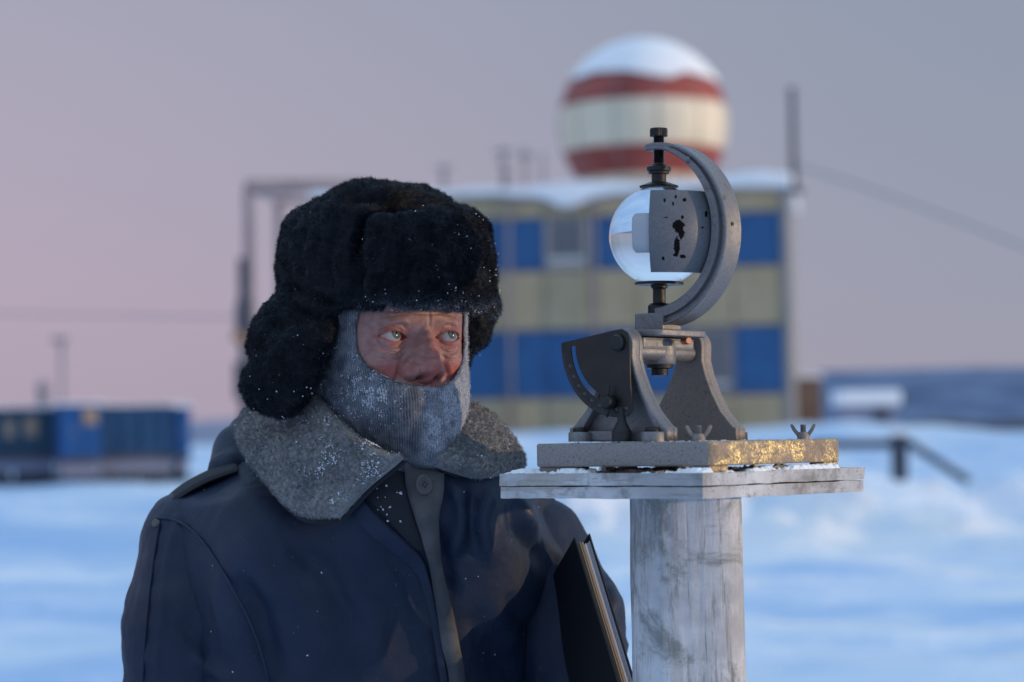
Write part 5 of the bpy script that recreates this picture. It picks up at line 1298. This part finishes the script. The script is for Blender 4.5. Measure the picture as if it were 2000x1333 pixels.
V, Qa, _ = pillow(e1, 60, 24, .007, 10); coat_child(mesh_np('epaulette', V, [Qa], M['coat_dark']))
lathe_b = lathe('epaulette_button', [(.005, 0), (.0052, .001), (.004, .002)], M['button'], None, tuple(W(305, 1022, 2.672)), (-.4, -.8, .5), 20); coat_child(lathe_b)
# everything below the frame: trousers, boots, mittens
for s, xx_ in ((-1, CH[0] - .10), (1, CH[0] + .10)):
    V, F = tube_np([(xx_, 2.76, .75), (xx_, 2.76, .45), (xx_, 2.75, .20)], [.098, .085, .078], 24); keep(mesh_np('trouser_leg', V, F, M['trouser']), person)
    def fb_(P, xx_=xx_):
        return smin(rcone(P, (xx_, 2.76, .36), (xx_, 2.76, .08), .075, .060), rcone(P, (xx_, 2.75, .055), (xx_ + .02, 2.58, .045), .056, .048), .03)
    V, Q = snet(lambda P: np.maximum(fb_(P), .0 - P[..., 2]), (xx_ - .12, 2.48, -.02), (xx_ + .13, 2.88, .46), .006); keep(mesh_np('boot', smooth_np(V, Q, 1), [Q], M['felt']), person)
def mitten(c, d, s):
    c = np.array(c); d = np.array(d) / np.linalg.norm(d)
    def fn(P): return smin(rcone(P, c, c + d * .13, .045, .036), rcone(P, c + d * .03 + [s * .03, -.02, 0], c + d * .085 + [s * .055, -.035, 0], .018, .016), .012)
    V, Q = snet(fn, c - .12, c + d * .10 + .14, .005); keep(mesh_np('mitten', V, [Q], M['felt']), person)
mitten(EL + [.115, -.09, -.30], (.1, -.15, -1), 1); mitten(ERr + [-.06, -.12, -.26], (-.1, -.15, -1), -1)

# ---------------------------------------------------------------- snow crumbs on the clothes
def crumbs(src, n, wt, size, o_, name='snow_crumbs'):
    V, Q, N = src; P_, N_ = sample(V, Q, N, n, rg, wt); Vf, Ff = flakes(P_ + N_ * o_, N_, size, rg); return Vf, Ff
def wcollar(c):
    px, py = proj(c); return (.04 + 1.8 * np.exp(-(((px - 725) / 38) ** 2 + ((py - 905) / 45) ** 2)) + 1.0 * np.exp(-(((px - 640) / 45) ** 2 + ((py - 900) / 60) ** 2)) + .9 * np.exp(-(((px - 700) / 22) ** 2 + ((py - 960) / 30) ** 2))) * (np.clip(pn(c, .016, 3) + .1, 0, 1) * 1.5) ** 1.5
fr1 = crumbs(CL, 60, wcollar, .0016, .0035)
fr2 = crumbs(CL, 700, wcollar, .0007, .0035); fr3 = crumbs(CR, 50, lambda c: 1 + 0 * c[:, 0], .0010, .0035)
knsrc = (Vk, Qk, Nk)
def wk(c): return np.where((c[:, 1] < HP[1]), frost_sun_w(c), 0.) * (pn(c, .007, 4) > .05)
fr4 = crumbs(knsrc, 1300, lambda c: wk(c) * np.exp(-(((proj(c)[0] - 725) / 50) ** 2 + ((proj(c)[1] - 765) / 40) ** 2)), .00055, .002); fr5 = crumbs(knsrc, 1500, wk, .00045, .002)
hatw = lambda c: (c[:, 1] < HP[1] + .03) * (.2 + sstep(540, 610, proj(c)[1])) * (pn(c, .02, 6) > .1)
frh = [crumbs(h, n_, hatw, .00075, .0055) for h, n_ in zip(HATV, (20, 210, 110, 60))]
tn = (V, Q, N)
Vc = np.empty((len(coat.data.vertices), 3), np.float32); coat.data.vertices.foreach_get('co', Vc.ravel())
Qc = np.array([p.vertices[:] for p in coat.data.polygons]); Nc = vnorm(Vc.astype(float), Qc)
frc = crumbs((Vc.astype(float), Qc, Nc), 260, lambda c: (c[:, 1] < 2.72) * (.25 + 1.2 * np.exp(-(((proj(c)[0] - 745) / 35) ** 2 + ((proj(c)[1] - 970) / 30) ** 2))), .0009, .0003)
frc2 = crumbs((Vc.astype(float), Qc, Nc), 14, lambda c: (c[:, 1] < 2.72) * np.exp(-(((proj(c)[0] - 748) / 28) ** 2 + ((proj(c)[1] - 975) / 28) ** 2)), 0.0017, .0060)
Va, Fa = join_np([fr1, fr2, fr3, fr4, fr5, *frh, frc, frc2])
sc = mesh_np('snow_crumbs', Va, Fa, M['frost'], smooth=False); tag(sc, kind='stuff'); keep(sc, person)

# ---------------------------------------------------------------- folder under the arm
K = W(1121, 1050, 2.640)
d2 = RT * .288 * math.cos(R(33)) - UP * .958 * math.cos(R(33)) - FWD * math.sin(R(33))
d1 = -RT * .423 * math.cos(R(48)) - UP * .906 * math.cos(R(48)) + FWD * math.sin(R(48))
d2 /= np.linalg.norm(d2); d1 -= d2 * (d1 @ d2); d1 /= np.linalg.norm(d1); nn = np.cross(d2, d1); nn = nn if nn[0] > 0 else -nn
fo = empty('folder', tuple(K), 'black folder full of paper sheets clamped under the man\'s left arm', 'folder')
def slab(nm, a, b, m0, m1, t0, t1, mt, bev=.0006):
    bm = bmesh.new(); vs = []
    for x_ in (a, b):
        for y_ in (m0, m1):
            for z_ in (t0, t1): vs.append(bm.verts.new(Vector(d2 * x_ + d1 * y_ + nn * z_)))
    for f in ((0, 1, 3, 2), (4, 6, 7, 5), (0, 4, 5, 1), (2, 3, 7, 6), (0, 2, 6, 4), (1, 5, 7, 3)): bm.faces.new([vs[i] for i in f])
    return bm_obj(nm, bm, M[mt], fo, bevel=bev, seg=1)
slab('cover', 0, .275, 0, .215, 0, .0022, 'cover'); slab('cover', -.004, .275, 0, .215, .0185, .0205, 'cover')
slab('spine', 0, .275, .215, .217, 0, .0205, 'cover')
for k in range(14):
    t = .0026 + k * .00112; j_ = rg.uniform(0, .0035); slab('paper_sheet', .004 + rg.uniform(0, .004), .270, .0015 + j_, .213, t, t + .00095, 'paper_old' if k < 7 else 'paper', 0)
